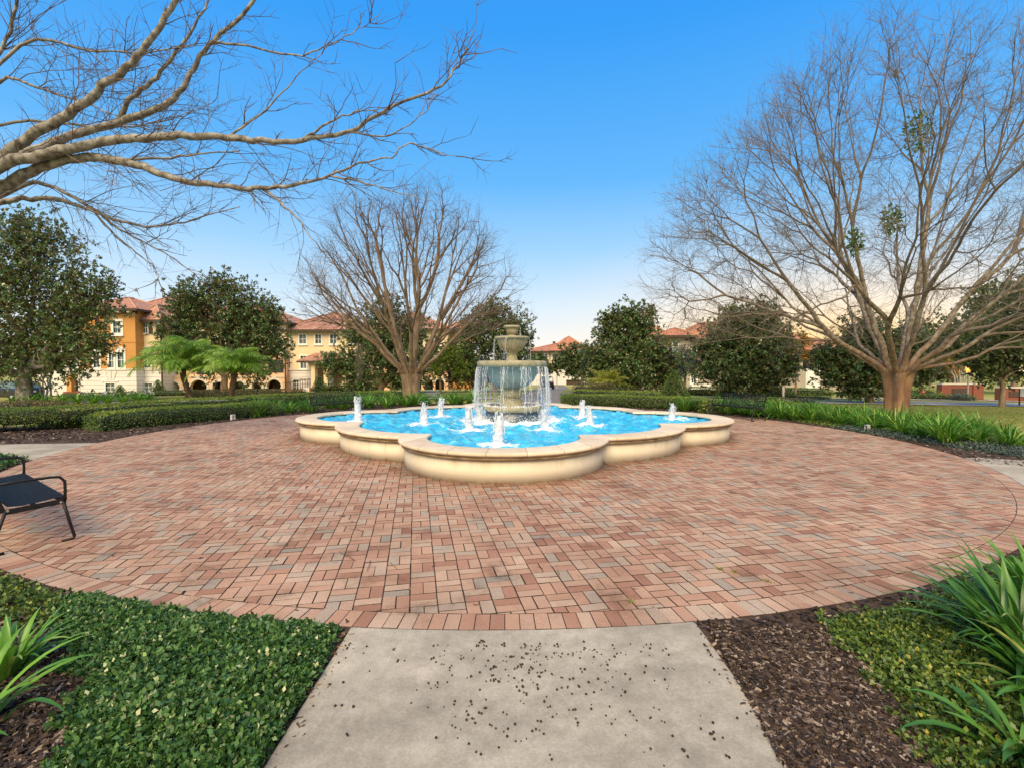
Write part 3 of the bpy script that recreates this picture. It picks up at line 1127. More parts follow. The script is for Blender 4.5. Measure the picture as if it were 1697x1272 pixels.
UPV = np.array([0, 0, 1.0])
JL = ['foaming water jet in the front lobe of the pool, biggest and nearest',
      'foaming water jet alone in the left lobe of the pool',
      'foaming water jet near the left lobe, second from the left edge',
      'foaming water jet rising behind the left ones near the back rim',
      'foaming water jet just left of the nearest jet',
      'faint water jet close against the left side of the pedestal',
      'faint low water jet just right of the pedestal, nearer one',
      'tall pointed water jet right of the pedestal under the streams',
      'water jet right of the fountain, the back one of a close pair',
      'water jet right of the fountain, the front one of a close pair',
      'pointed water jet alone in the right lobe of the pool']
for (jx, jy, jh), lab in zip(JETS, JL):
    w = .085 * (jh / .55) ** .5
    Vs, Qs, nb = [], [], 0

    def put(v_, q_):
        global nb_
        Vs.append(v_)
        Qs.append(q_ + nb_)
        nb_ += len(v_)
    nb_ = 0
    na, nz = 20, 30
    lump = rng.normal(0, 1, (nz, na))
    for _ in range(2):
        lump = (lump + np.roll(lump, 1, 1) + np.roll(lump, -1, 1) + np.roll(lump, 1, 0)) / 4 * 1.6
    V = []
    p1, p2 = rng.uniform(0, 6.28, 2)
    for k_, z in enumerate(np.linspace(0, 1, nz)):
        r_ = w * (1.30 - .92 * z) * (1 + .9 * max(0, .10 - z) / .10)
        if z > .86:
            r_ *= max(.04, (1 - z) / .14) ** .7
        for i_ in range(na):
            a = 2 * PI * i_ / na
            q = max(.004, r_ * (1 + .13 * lump[k_, i_]))
            V.append((.014 * math.sin(5 * z + p1) + q * math.cos(a), .014 * math.sin(6 * z + p2) + q * math.sin(a), z * jh * .93 - .02 + .02 * lump[k_, (i_ * 3) % na] * z))
    k = np.arange(nz - 1)[:, None] * na
    i = np.arange(na)[None]
    j = (i + 1) % na
    put(np.array(V), np.stack([k + i, k + j, k + na + j, k + na + i], -1).reshape(-1, 4))
    for _ in range(26):      # ropes of water thrown up and falling back
        a = rng.uniform(0, 2 * PI)
        o = np.array([math.cos(a), math.sin(a), 0])
        top = jh * rng.uniform(.45, 1.05)
        rr0, rr1 = w * rng.uniform(.1, .7), w * rng.uniform(.5, 1.35)
        t = np.linspace(.1, rng.uniform(.6, 1.0), 9)
        pts = o * (rr0 + (rr1 - rr0) * t[:, None]) + UPV * (top * (1 - (2 * t - 1) ** 2))[:, None] + rng.normal(0, .006, (9, 3))
        put(*tube_arrays(pts, rng.uniform(.004, .012) * rng.uniform(.5, 1.3, 9), 5))
    for _ in range(120):      # flung drops
        a = rng.uniform(0, 2 * PI)
        h = rng.random() ** .8
        q = w * (1.4 - .9 * h) * rng.uniform(.9, 2.2)
        s_ = rng.uniform(.0025, .0075)
        p = np.array([q * math.cos(a), q * math.sin(a), h * jh * 1.04])
        put(*tube_arrays(np.array([p, p + [0, 0, s_], p + [0, 0, 2 * s_], p + [0, 0, 2.8 * s_]]), np.array([s_ * .2, s_, s_ * .8, s_ * .1]), 5))
    o = quads('water_jet', np.concatenate(Vs), np.concatenate(Qs), M['foam'], smooth=True)
    o.location = (jx, jy, WZ)
    tag(o, lab, 'water jet', 'water jets bubbling up in the pool')


# ================================================================== BENCHES
def make_bench(L=1.85):
    root = empty('park_bench')
    # strap profile: front roll, seat dip, back
    seat = [(.40, .395), (.435, .40), (.452, .42), (.445, .442), (.42, .45), (.34, .442), (.22, .428), (.10, .425), (.03, .435)]
    back = [(.022, .446), (-.01, .50), (-.045, .60), (-.075, .70), (-.10, .80), (-.115, .835), (-.135, .842), (-.15, .83)]
    ns_ = 31
    bs, bb = MB(), MB()
    for k in range(ns_):
        x = -L / 2 + .05 + (L - .1) * k / (ns_ - 1)
        for mb, pr in ((bs, seat), (bb, back)):
            for (a, za), (c, zc) in zip(pr[:-1], pr[1:]):
                mb.bar((x, a, za), (x, c, zc), .034 if mb is bs else .026, .006)
    bs.build('seat', M['black'], root)
    for y, z in ((-.132, .832), (.0, .48)):
        bb.bar((-L / 2 + .02, y, z), (L / 2 - .02, y, z), .03, .012)
    bb.build('backrest', M['black'], root)
    for s in (-1, 1):
        x = s * (L / 2 - .02)
        f = MB()
        f.bar((x, .0, .385), (x, .44, .405), .012, .05)
        f.bar((x, .0, .385), (x, -.13, .83), .012, .045)
        f.build('side_frame', M['black'], root, bevel=.002)
        for y0, y1, yf in ((.42, .50, .40), (.02, -.10, .0)):
            lg = MB()
            lg.tube([(x, y0, .40), (x, y0 + (y1 - y0) * .5, .20), (x, y1 - (y1 - y0) * .04, .03), (x, y1 - (y1 - y0) * .12, .012), (x, yf, .009)], .014, 8)
            lg.build('leg', M['black'], root)
        ar = MB()
        ar.tube([(x, -.085, .645), (x, .1, .655), (x, .33, .655), (x, .40, .645), (x, .435, .60), (x, .437, .50), (x, .43, .40)], .013, 8)
        ar.build('armrest', M['black'], root)
        for y in (.40, .03):
            bo = MB()
            bo.tube([(x + s * .004, y, .398), (x + s * .014, y, .398)], .011, 8)
            bo.build('bolt', M['bolt'], root)
    st = MB()
    st.bar((-L / 2, .22, .40), (L / 2, .22, .40), .03, .012)
    st.build('stretcher', M['black'], root)
    return root


def copy_tree(o, parent=None):
    c = o.copy()
    COL.objects.link(c)
    if parent is not None:
        c.parent = parent
    for ch in [x for x in bpy.data.objects if x.parent == o]:
        copy_tree(ch, c)
    return c


def place_bench(b, near, far, label):
    """front edge of the seat runs from near to far; the bench faces the pool"""
    n, f = np.array(near), np.array(far)
    c = (n + f) / 2
    out = PCEN - c
    out /= np.linalg.norm(out)
    e = f - n
    e /= np.linalg.norm(e)
    nrm = np.array([-e[1], e[0]])
    if nrm @ out < 0:
        nrm = -nrm
    c = c - nrm * .43
    b.location = (c[0], c[1], 0)
    b.rotation_euler = (0, 0, math.atan2(-nrm[0], nrm[1]))
    tag(b, label, 'bench', 'black metal benches round the plaza')


bench = make_bench()
b2, b3 = copy_tree(bench), copy_tree(bench)
place_bench(bench, (-4.44, 4.80), (-5.91, 5.86), 'black metal bench nearest the viewer, cut by the picture edge beside the left walk')
place_bench(b2, (7.83, 15.75), (7.20, 17.48), 'black slatted bench seen at an angle in front of strappy plants beyond the right lobe')
place_bench(b3, (-6.92, 17.2), (-5.72, 18.6), 'black slatted bench facing the viewer behind the left end of the pool')

# ================================================================== TREES
def leaf_quads(P, D, Nn, L, W):
    """rhombic leaves: base, side, tip, side"""
    S = unit(np.cross(D, Nn))
    L = np.asarray(L)[:, None]
    W = np.asarray(W)[:, None]
    nn = unit(np.cross(S, D))
    a = P
    b_ = P + D * L * .45 + S * W + nn * W * .25
    c = P + D * L
    d = P + D * L * .45 - S * W + nn * W * .25
    V = np.stack([a, b_, c, d], 1).reshape(-1, 3)
    Q = np.arange(len(P) * 4).reshape(-1, 4)
    return V, Q


def hermite(p, q, t0, t1, n, wob=0.0):
    s = np.linspace(0, 1, n)[:, None]
    h = np.linalg.norm(q - p)
    c = (2 * s**3 - 3 * s**2 + 1) * p + (s**3 - 2 * s**2 + s) * t0 * h + (-2 * s**3 + 3 * s**2) * q + (s**3 - s**2) * t1 * h
    if wob:
        nz = rng.normal(0, wob * h, (n, 3))
        nz[0] = nz[-1] = 0
        c = c + nz
    return c


UP = np.array([0, 0, 1.0])


def twig(tb, p, d, L, r, lvl, up=.25, n=5):
    d = unit(d)
    pts = [p]
    cur = d.copy()
    for k in range(n - 1):
        cur = unit(cur + rng.normal(0, .13, 3) + UP * up * .22)
        pts.append(pts[-1] + cur * L / (n - 1))
    pts = np.array(pts)
    tb.add(pts, np.linspace(r, max(.0022, r * .35), n), 3)
    if lvl > 0:
        for k in range(int(rng.integers(2, 5))):
            i = int(rng.integers(1, n))
            side = unit(np.cross(cur, rng.normal(size=3)))
            twig(tb, pts[i], unit(d * .8 + side * rng.uniform(.5, 1.0) + UP * up * .4), L * rng.uniform(.35, .62), r * .6, lvl - 1, up, 4)


def vase_tree(name, base, label, cat, tr_h, tr_r, env_c, env_r, ntips, k0, maxang, bark, twigmat, rexp=.47, twig_lvl=1, twig_n=5,
              seed=1, twig_L=(.45, 1.1), minr=.009, fork=.30, flute=0.08, lim=1.0):
    """open crowned deciduous tree: limbs fan from a short trunk and keep dividing until they reach the crown's edge"""
    global rng
    keep, rng = rng, np.random.default_rng(seed)
    root = empty(name, tuple(base), 0, label, cat)
    c = np.array(env_c) - np.array(base)
    er = np.array(env_r)
    dirs = []
    while len(dirs) < ntips:
        d = unit(rng.normal(size=3))
        if math.degrees(math.acos(d[2])) < maxang:
            dirs.append(d)
    dirs = np.array(dirs)
    rad = np.where(rng.random(ntips) < .72, rng.uniform(.86, 1.03, ntips), rng.uniform(.5, .86, ntips))
    bump = 1 + .10 * np.sin(dirs[:, 0] * 5 + seed) * np.cos(dirs[:, 1] * 4 + dirs[:, 2] * 5)
    tips = c + dirs * er * (rad * bump)[:, None]
    big, fine = TB(), TB()
    top = np.array([0, 0, tr_h])
    # trunk: fluted, flaring into the limbs
    zz = np.linspace(-.15, tr_h * 1.02, 12)
    na = 40
    V = []
    ph0 = rng.uniform(0, 6)
    for z in zz:
        f = z / tr_h
        r_ = tr_r * (1.0 + .10 * max(0, .22 - f) / .37 * 1.6 + .30 * max(0, f - .55) ** 1.2 * 2)
        for i_ in range(na):
            a = 2 * PI * i_ / na
            q = r_ * (1 + flute * (math.sin(5 * a + ph0) * .7 + .5 * math.sin(8 * a + 1.3 + .4 * f)) * (.5 + .8 * f) + rng.normal(0, .008))
            V.append((q * math.cos(a), q * math.sin(a), z))
    k = np.arange(len(zz) - 1)[:, None] * na
    i = np.arange(na)[None]
    j = (i + 1) % na
    big.V.append(np.array(V))
    big.Q.append(np.stack([k + i, k + j, k + na + j, k + na + i], -1).reshape(-1, 4))
    big.n += len(V)

    def grow(p, t, idx, r0, depth):
        T = tips[idx]
        n = len(idx)
        rel = T - p
        dist = np.linalg.norm(rel, axis=1)
        if n == 1:
            q = T[0]
            d = unit(q - p)
            m = max(5, int(dist[0] / .5))
            pts = hermite(p, q, unit(t * .7 + d * .6), unit(d + UP * .25 + rng.normal(0, .15, 3)), m, .012)
            rr_ = np.linspace(r0, minr * .6, m)
            (big if r0 > .05 else fine).add(pts, rr_, 6 if r0 > .03 else 4)
            tg = np.gradient(pts, axis=0)
            for _ in range(twig_n):
                i_ = int(rng.integers(m // 3, m))
                td = unit(tg[i_])
                side = unit(np.cross(td, rng.normal(size=3)))
                twig(fine, pts[i_], td * .8 + side * rng.uniform(.4, .9), rng.uniform(*twig_L), max(minr * .55, .0055), twig_lvl)
            return
        kk = 2 if n < 30 else int(rng.integers(2, 4))
        if depth == 0:
            kk = k0
        U = rel / dist[:, None]
        cen = U[rng.choice(n, min(kk, n), replace=False)]
        for _ in range(7):
            lab = np.argmax(U @ cen.T, axis=1)
            cen = np.array([unit(U[lab == q].mean(0)) if (lab == q).any() else cen[q] for q in range(len(cen))])
        for q in range(len(cen)):
            sub = idx[lab == q]
            if len(sub) == 0:
                continue
            C = tips[sub].mean(0)
            f = fork * rng.uniform(.75, 1.25) if len(sub) > 3 else rng.uniform(.3, .5)
            if len(sub) == 1:
                rs = max(minr, tr_r * (1 / ntips) ** rexp)
                grow(p, unit(t * .5 + unit(tips[sub][0] - p)), sub, rs, depth + 1)
                continue
            dd = C - p
            qn = p + dd * f + rng.normal(0, .018 * np.linalg.norm(dd), 3) * (depth > 0)
            tn = unit(unit(dd) + UP * .14 + t * .45)
            rs = max(minr, tr_r * lim * (len(sub) / ntips) ** rexp)
            L = np.linalg.norm(qn - p)
            m = max(5, int(L / .35))
            st = p if depth else p + np.array([dd[0], dd[1], 0]) / (np.linalg.norm(dd[:2]) + .01) * tr_r * .55 - UP * tr_h * .12
            d0 = unit(t * (.9 if depth else .55) + unit(dd) * .9)
            pts = hermite(st, qn, d0, tn, m, .006)
            ra = r0 if depth else rs * 1.25
            sides = 10 if rs > .12 else (8 if rs > .06 else (6 if rs > .025 else 4))
            (big if rs > .045 else fine).add(pts, np.linspace(max(min(ra, rs * 1.5), rs), rs, m), sides)
            if rs < .05:
                tg = np.gradient(pts, axis=0)
                for _ in range(2):
                    i_ = int(rng.integers(1, m))
                    side = unit(np.cross(unit(tg[i_]), rng.normal(size=3)))
                    twig(fine, pts[i_], unit(tg[i_]) * .7 + side * .8, rng.uniform(*twig_L), max(minr * .55, .0055), twig_lvl)
            grow(qn, tn, sub, rs, depth + 1)
    grow(top, UP.copy(), np.arange(ntips), tr_r, 0)
    big.build('trunk', bark, root)
    fine.build('crown', twigmat, root)
    rng = keep
    return root


tb_ = gnd(1484, 686)
vase_tree('bare_tree', (tb_[0], tb_[1], tb_[2]), 'large bare spreading tree with a thick rust coloured fluted trunk beside the plaza', 'tree',
          1.65, .40, (tb_[0] + .2, tb_[1], 5.7), (9.9, 7.4, 9.0), 1150, 15, 112, M['bark_red'], M['twig_grey'], seed=5, twig_n=5, twig_lvl=1, minr=.012, rexp=.50, flute=.19, fork=.36, lim=.80, twig_L=(.5, 1.2))
tb2 = gnd(682, 661)
vase_tree('bare_tree', (tb2[0], tb2[1], tb2[2]), 'bare vase shaped tree behind the left half of the pool, brown trunk among green plants', 'tree',
          1.5, .52, (tb2[0] - .1, tb2[1], 5.9), (6.5, 5.8, 6.5), 640, 15, 108, M['bark'], M['twig'], seed=9, twig_n=3, twig_lvl=1, minr=.013, rexp=.52, fork=.36, lim=.85, twig_L=(.5, 1.2))

# near tree at the left: its limbs reach in over the lawn, the trunk stands outside the frame
TD = 11.0
near = empty('overhanging_bare_tree', (-16.2, 11.0, float(hz(-16.2, 11))), 0, 'close bare tree whose lichen covered limbs reach across the upper left sky', 'tree')
nb = np.array(near.location)
trn, crn = TB(), TB()
fk = np.array([-15.6, 11.0, 4.2])
trn.add(np.array([[-16.2, 11, -.3], [-16.15, 11, 1.0], [-16.0, 11, 2.5], list(fk)]) - nb, [.62, .50, .46, .42], 14)


LIMBS = []


def limb(px, Ds, r0, r1, sub=1.0, start=True):
    """limb through photo pixels, each with its own distance"""
    pts = np.array([at(p[0], p[1], d) for p, d in zip(px, np.linspace(Ds[0], Ds[1], len(px)))])
    if start:
        mid = (fk + pts[0]) / 2 + np.array([0, 0, -.15])
        pts = np.vstack([fk, mid, pts])
    else:
        # the branch starts on the nearest limb already built
        al = np.vstack(LIMBS)
        d0 = unit(ray(*px[0]))
        v = al - np.array([0, 0, CAMH])
        pts[0] = al[np.argmax(unit(v) @ d0)]
    m = len(pts)
    dense = np.linspace(0, m - 1, (m - 1) * 4 + 1)
    pp = np.stack([np.interp(dense, np.arange(m), pts[:, k]) for k in range(3)], -1)
    for _ in range(3):
        pp[1:-1] = pp[1:-1] * .5 + (pp[:-2] + pp[2:]) * .25
    pp[1:-1] += rng.normal(0, .016, pp[1:-1].shape)
    rr_ = (r1 + (r0 - r1) * (1 - np.linspace(0, 1, len(pp))) ** 1.25) * rng.uniform(.93, 1.07, len(pp))
    LIMBS.append(pp)
    (trn if r0 > .017 else crn).add(pp - nb, rr_, 9 if r0 > .05 else 6)
    tg = unit(np.gradient(pp, axis=0))
    n0 = 9 if start else 2
    seglen = np.linalg.norm(np.diff(pp, axis=0), axis=1).sum()
    for _ in range(int(seglen * 2.9 * sub)):
        i_ = int(rng.integers(min(n0, len(pp) - 2), len(pp)))
        side = unit(np.cross(tg[i_], rng.normal(size=3)))
        L = rng.uniform(.5, 2.4) * (1 if i_ < len(pp) * .55 and start else .5)
        twig(crn, pp[i_] - nb, tg[i_] * rng.uniform(.8, 1.3) + side * .75 + UP * rng.uniform(-.25, .25), L, rng.uniform(.006, .015), 2 if L > .9 else 1, .05, 8)


def zz1(pts):
    return [(x / 1.987, 60 + y / 1.987) for x, y in pts]


keep_rng, rng = rng, np.random.default_rng(23)
limb(zz1([(0, 430), (100, 395), (230, 375), (340, 345), (450, 335), (560, 330), (690, 325), (800, 340), (930, 352), (1060, 330), (1150, 322), (1200, 285), (1300, 225), (1440, 180), (1500, 120), (1540, 40)]), (10.6, 9.6), .135, .016)
limb(zz1([(0, 405), (100, 330), (200, 270), (290, 215), (360, 150), (430, 85), (500, 10), (560, -80), (650, -240)]), (10.8, 10.0), .135, .05)
limb(zz1([(0, 420), (150, 362), (260, 322), (370, 290), (500, 250), (570, 210), (615, 160), (640, 90), (700, 15), (790, -60), (930, -240)]), (11.4, 11.2), .13, .035)
limb(zz1([(0, 500), (60, 470), (150, 420), (280, 393), (450, 420), (550, 460), (640, 485), (800, 500), (880, 500), (1000, 490), (1080, 455), (1180, 420), (1290, 402)]), (11.0, 9.4), .15, .014)
limb(zz1([(850, 505), (940, 560), (1010, 640), (1050, 692)]), (9.9, 9.6), .03, .008, start=False)
limb(zz1([(1080, 470), (1180, 480), (1290, 510), (1420, 540)]), (9.7, 9.3), .022, .007, start=False)
limb(zz1([(0, 545), (100, 533), (210, 535), (330, 590), (450, 628), (560, 625), (650, 600), (790, 562)]), (11.6, 11.2), .085, .010)
limb(zz1([(0, 530), (110, 470), (200, 510), (300, 560), (400, 640), (480, 680), (560, 722), (640, 782)]), (11.9, 11.6), .075, .008)
limb(zz1([(300, 560), (360, 640), (430, 700), (510, 755), (520, 800)]), (11.8, 11.6), .03, .007, start=False)
limb(zz1([(280, 393), (430, 410), (540, 400), (640, 392), (790, 378)]), (11.0, 10.8), .04, .014, start=False)
limb(zz1([(0, 115), (120, 170), (240, 205), (380, 260)]), (12.0, 11.6), .06, .012)
limb(zz1([(0, 270), (200, 292), (400, 300), (520, 290), (700, 220)]), (12.4, 12.0), .055, .008)
limb(zz1([(90, -20), (250, 45), (380, 50), (480, 58), (640, 30)]), (11.5, 11), .05, .012)
limb(zz1([(980, 325), (1080, 280), (1170, 250), (1280, 232)]), (9.9, 9.7), .03, .008, start=False)
limb(zz1([(370, 290), (430, 205), (500, 150), (560, 80), (610, 20), (650, -40), (730, -240)]), (11.2, 11.0), .06, .02, start=False)
limb(zz1([(700, 20), (860, 45), (1000, 70), (1100, 20), (1180, -20), (1250, -70)]), (11.2, 10.6), .026, .007, start=False)
limb(zz1([(740, 320), (860, 260), (930, 190), (990, 110), (1060, 60)]), (10.2, 10.0), .026, .007, start=False)
limb(zz1([(1290, 330), (1340, 345), (1420, 370), (1500, 395)]), (9.6, 9.4), .018, .006, start=False)
limb(zz1([(0, 60), (40, -40), (80, -240)]), (12, 11.8), .05, .03)
limb(zz1([(1150, 322), (1290, 330), (1330, 300), (1400, 260), (1440, 190)]), (9.7, 9.4), .02, .007, start=False)
limb(zz1([(560, 330), (640, 400), (640, 470)]), (10.2, 10.1), .012, .006, start=False)
trn.build('trunk', M['bark_lichen'], near)
crn.build('crown', M['twig'], near)
rng = keep_rng


def leafy_tree(name, base_px, D, blobs, label, mat, bark, nclu, leafL=.2, leafW=.05, per=9, depth=.8, trunk_r=.22, seed=1, group=None, cat='tree', upb=.35, lean=None, base=None, hollow=.5, trunk_h=None):
    """broadleaf evergreen: limbs run to several crown masses, leaves sit in rosettes through them"""
    global rng
    keep, rng = rng, np.random.default_rng(seed)
    if base is None:
        b0 = at(base_px[0], base_px[1], D)
        b0[2] = float(hz(b0[0], b0[1]))
    else:
        b0 = np.array(base)
    root = empty(name, tuple(b0), 0, label, cat, group)
    B = []
    for px, py, rp in blobs:
        Rr = rp * D / FPX
        c = at(px, py, D) - b0
        c[1] += rng.uniform(-.35, .35) * Rr * depth
        B.append((c, Rr))
    tb = TB()
    zf = min(c[2] - Rr * .55 for c, Rr in B)
    zf = max(.5, zf if trunk_h is None else trunk_h)
    ln = np.array(lean if lean is not None else (0, 0, 0), float)
    fork = np.array([0, 0, zf]) + ln
    tb.add(hermite(np.array([0, 0, -.2]), fork, UP, unit(UP + ln * .3), 8, .01), np.linspace(trunk_r * 1.25, trunk_r * .85, 8), 10)
    Ps, Os = [], []
    wts = np.array([Rr ** 2 for _, Rr in B])
    wts = wts / wts.sum()
    for (c, Rr), wq in zip(B, wts):
        d = unit(c - fork)
        pts = hermite(fork - UP * .1, c + UP * .2 * Rr, unit(UP * .7 + d), unit(d + UP * .5), 10, .02)
        tb.add(pts, np.linspace(trunk_r * .55, trunk_r * .12, 10), 7)
        for _ in range(12):
            q = c + unit(rng.normal(size=3)) * Rr * rng.uniform(.55, .95)
            i_ = int(rng.integers(4, 9))
            tb.add(hermite(pts[i_], q, unit(unit(q - pts[i_]) + d * .6), unit(q - c), 6, .03), np.linspace(trunk_r * .16, trunk_r * .03, 6), 4)
        n = max(20, int(nclu * wq))
        dr = rand_dirs(n)
        u = rng.random(n) ** hollow
        # uneven outline: lumps and notches
        lump = 1 + .33 * np.sin(dr[:, 0] * 7 + c[0]) * np.sin(dr[:, 2] * 6 + c[2]) + .20 * np.sin(dr[:, 1] * 9 + dr[:, 2] * 5 + Rr) + rng.normal(0, .05, n)
        sc_ = np.array([1, depth, 1.0])
        Ps.append(c + dr * Rr * (u * lump)[:, None] * sc_)
        Os.append(dr)
    P, O = np.concatenate(Ps), np.concatenate(Os)
    ok = P[:, 2] > .25
    P, O = P[ok], O[ok]
    n = len(P)
    P2 = np.repeat(P, per, 0)
    O2 = np.repeat(O, per, 0)
    Dv = unit(O2 * .55 + rng.normal(size=(n * per, 3)) * .75 + UP * .25)
    Nv = unit(UP * .8 + O2 * upb + rng.normal(size=(n * per, 3)) * .45)
    L = rng.uniform(.65, 1.2, n * per) * leafL
    V, Q = leaf_quads(P2 + rng.normal(0, leafL * .2, P2.shape), Dv, Nv, L, L * leafW / leafL)
    rn = np.clip(np.repeat(rng.normal(.42, .17, n), per) + rng.normal(0, .14, n * per), 0, 1)
    tb.build('trunk', bark, root)
    quads('crown', V, Q, mat, root, rnd=rn)
    rng = keep
    return root


MG = 'glossy magnolia trees round the square'
mb_, ma_ = M['bark'], M['magnolia']
leafy_tree('magnolia_tree', (42, 668), 30, [(60, 400, 55), (15, 450, 85), (105, 470, 70), (150, 505, 48), (60, 540, 85), (135, 560, 58), (175, 570, 28), (20, 590, 60), (100, 595, 45), (-60, 480, 90), (-60, 580, 80), (25, 385, 45), (170, 480, 25)],
           'big multi limbed magnolia at the left edge, tallest of the magnolias', ma_, M['bark_lichen'], 7279, 0.199, 0.051, 9, .75, .40, 31, MG, hollow=.45, trunk_h=1.6)
leafy_tree('magnolia_tree', (372, 662), 40, [(330, 500, 42), (400, 510, 48), (365, 480, 30), (310, 540, 45), (430, 545, 45), (370, 555, 60), (455, 575, 30), (415, 600, 40), (330, 590, 40), (300, 500, 22), (450, 520, 22), (270, 548, 16)],
           'broad magnolia standing behind the two palms in front of the peach house', ma_, mb_, 5880, 0.224, 0.058, 9, .8, .26, 32, MG)
leafy_tree('magnolia_tree', (632, 661), 42, [(640, 520, 32), (600, 555, 36), (680, 550, 36), (640, 580, 48), (570, 605, 32), (700, 600, 38), (600, 625, 28), (660, 628, 26), (545, 600, 18), (735, 590, 20)],
           'dark magnolia standing right behind the bare vase shaped tree', ma_, mb_, 5040, 0.224, 0.058, 9, .8, .24, 33, MG)
leafy_tree('magnolia_tree', (820, 655), 44, [(815, 520, 28), (850, 540, 30), (790, 550, 34), (830, 570, 40), (770, 590, 32), (860, 590, 26), (790, 615, 34), (840, 622, 28), (755, 620, 24), (870, 560, 18)],
           'dark magnolia rising behind the tiered fountain', ma_, mb_, 4760, 0.224, 0.058, 9, .8, .24, 34, MG)
leafy_tree('magnolia_tree', (1048, 664), 37, [(1040, 528, 30), (1065, 545, 26), (1015, 552, 28), (1040, 575, 44), (1085, 590, 38), (995, 595, 36), (1040, 620, 48), (1095, 625, 32), (985, 620, 24), (1115, 600, 20), (1075, 518, 14), (1005, 530, 16)],
           'magnolia with a narrow pointed top behind the yellowish palm', ma_, mb_, 5880, 0.207, 0.054, 9, .8, .22, 35, MG)
leafy_tree('magnolia_tree', (1237, 668), 33, [(1235, 545, 40), (1195, 565, 40), (1280, 560, 42), (1235, 590, 62), (1180, 605, 34), (1300, 600, 32), (1220, 630, 42), (1275, 625, 38), (1165, 580, 18), (1265, 520, 24), (1215, 525, 22)],
           'round dense magnolia behind the slatted bench on the right', ma_, mb_, 7000, 0.199, 0.051, 9, .8, .24, 36, MG)
leafy_tree('magnolia_tree', (1440, 672), 29, [(1400, 590, 34), (1440, 560, 40), (1430, 610, 46), (1385, 615, 30), (1470, 600, 40), (1420, 640, 28), (1365, 595, 18), (1500, 570, 30), (1520, 610, 30)],
           'low dark magnolia standing just behind the thick rust coloured trunk', ma_, mb_, 5040, 0.199, 0.051, 9, .8, .24, 37, MG)
OK_ = M['oak']
leafy_tree('oak_tree', (965, 652), 52, [(945, 595, 22), (970, 590, 22), (925, 605, 14), (985, 605, 18), (955, 612, 20)], 'small grey green oak with a forked trunk left of the pointed magnolia', OK_, mb_, 1400, .25, .07, 9, .8, .16, 41, 'oaks near the streets')
leafy_tree('oak_tree', (896, 648), 60, [(893, 600, 14), (905, 612, 10), (885, 608, 12)], 'small dark oak seen between the fountain and the far tan house', OK_, mb_, 700, .28, .075, 9, .8, .12, 42, 'oaks near the streets')
leafy_tree('oak_tree', (1135, 652), 46, [(1135, 590, 17), (1128, 610, 18), (1148, 605, 14)], 'slender blue grey oak behind the cone shaped topiary', M['juniper'], mb_, 900, .2, .03, 12, .8, .12, 43, 'oaks near the streets')
leafy_tree('oak_tree', (1660, 681), 27, [(1650, 560, 38), (1690, 540, 45), (1620, 590, 28), (1675, 600, 40), (1720, 590, 45), (1635, 620, 20), (1700, 500, 40), (1740, 520, 60)], 'street oak with a straight thin trunk on the grass island at the right edge', OK_, mb_, 3600, .17, .05, 9, .8, .13, 44, 'oaks near the streets', hollow=.5)
leafy_tree('oak_tree', (1580, 662), 46, [(1570, 560, 34), (1540, 580, 28), (1600, 590, 30), (1560, 610, 28), (1610, 545, 26), (1520, 555, 26), (1530, 620, 18)], 'leafy oak seen through the right limbs of the big bare tree', OK_, mb_, 2800, .26, .075, 9, .8, .22, 45, 'oaks near the streets')
leafy_tree('oak_tree', (1680, 655), 60, [(1640, 500, 40), (1690, 490, 44), (1660, 540, 40), (1730, 530, 50)], 'distant tall oak behind the street oak at the right edge', OK_, mb_, 2600, .32, .09, 9, .8, .3, 46, 'oaks near the streets')
leafy_tree('autumn_tree', (1318, 668), 37, [(1310, 580, 18), (1330, 565, 16), (1295, 560, 18), (1335, 590, 12), (1315, 598, 12)], 'thin tree with golden yellow leaves beside the round magnolia', M['gold'], mb_, 420, .17, .06, 9, .8, .07, 51, cat='tree', hollow=.7)
leafy_tree('autumn_tree', (1540, 664), 42, [(1535, 608, 14), (1560, 600, 12), (1585, 615, 10)], 'small yellowing tree behind the right limb of the big bare tree', M['gold'], mb_, 240, .16, .055, 9, .8, .07, 52, cat='tree', hollow=.8)
leafy_tree('autumn_tree', (730, 662), 38, [(745, 590, 24), (765, 610, 20), (725, 612, 18), (750, 570, 14)], 'thin olive yellow tree between the bare vase tree and the fountain', M['hedge_top'], mb_, 620, .15, .05, 9, .8, .08, 53, cat='tree', hollow=.8)
# mistletoe bunches up in the big bare tree
for (px, py, D, rp, lab) in [(1522, 222, 19.3, 24, 'largest mistletoe clump, high in the big bare tree'), (1478, 366, 19.0, 17, 'leafy clump in the middle of the big bare tree, right of the lowest clump'),
                             (1415, 402, 18.6, 15, 'lowest leafy clump, left of the middle one in the big bare tree')]:
    c = at(px, py, D)
    n = int(rp * 17)
    dr = rand_dirs(n) * (rng.random((n, 1)) ** .5) * rp * D / FPX * np.array([.95, .8, 1.5])
    V, Q = leaf_quads(dr, unit(dr + rng.normal(0, .3, dr.shape)), rand_dirs(n), rng.uniform(.10, .22, n), np.full(n, .035))
    o = quads('mistletoe_tuft', V, Q, M['mistletoe'], rnd=rng.random(n))
    o.location = tuple(c)
    tag(o, lab, 'mistletoe', 'mistletoe clumps in the big bare tree')
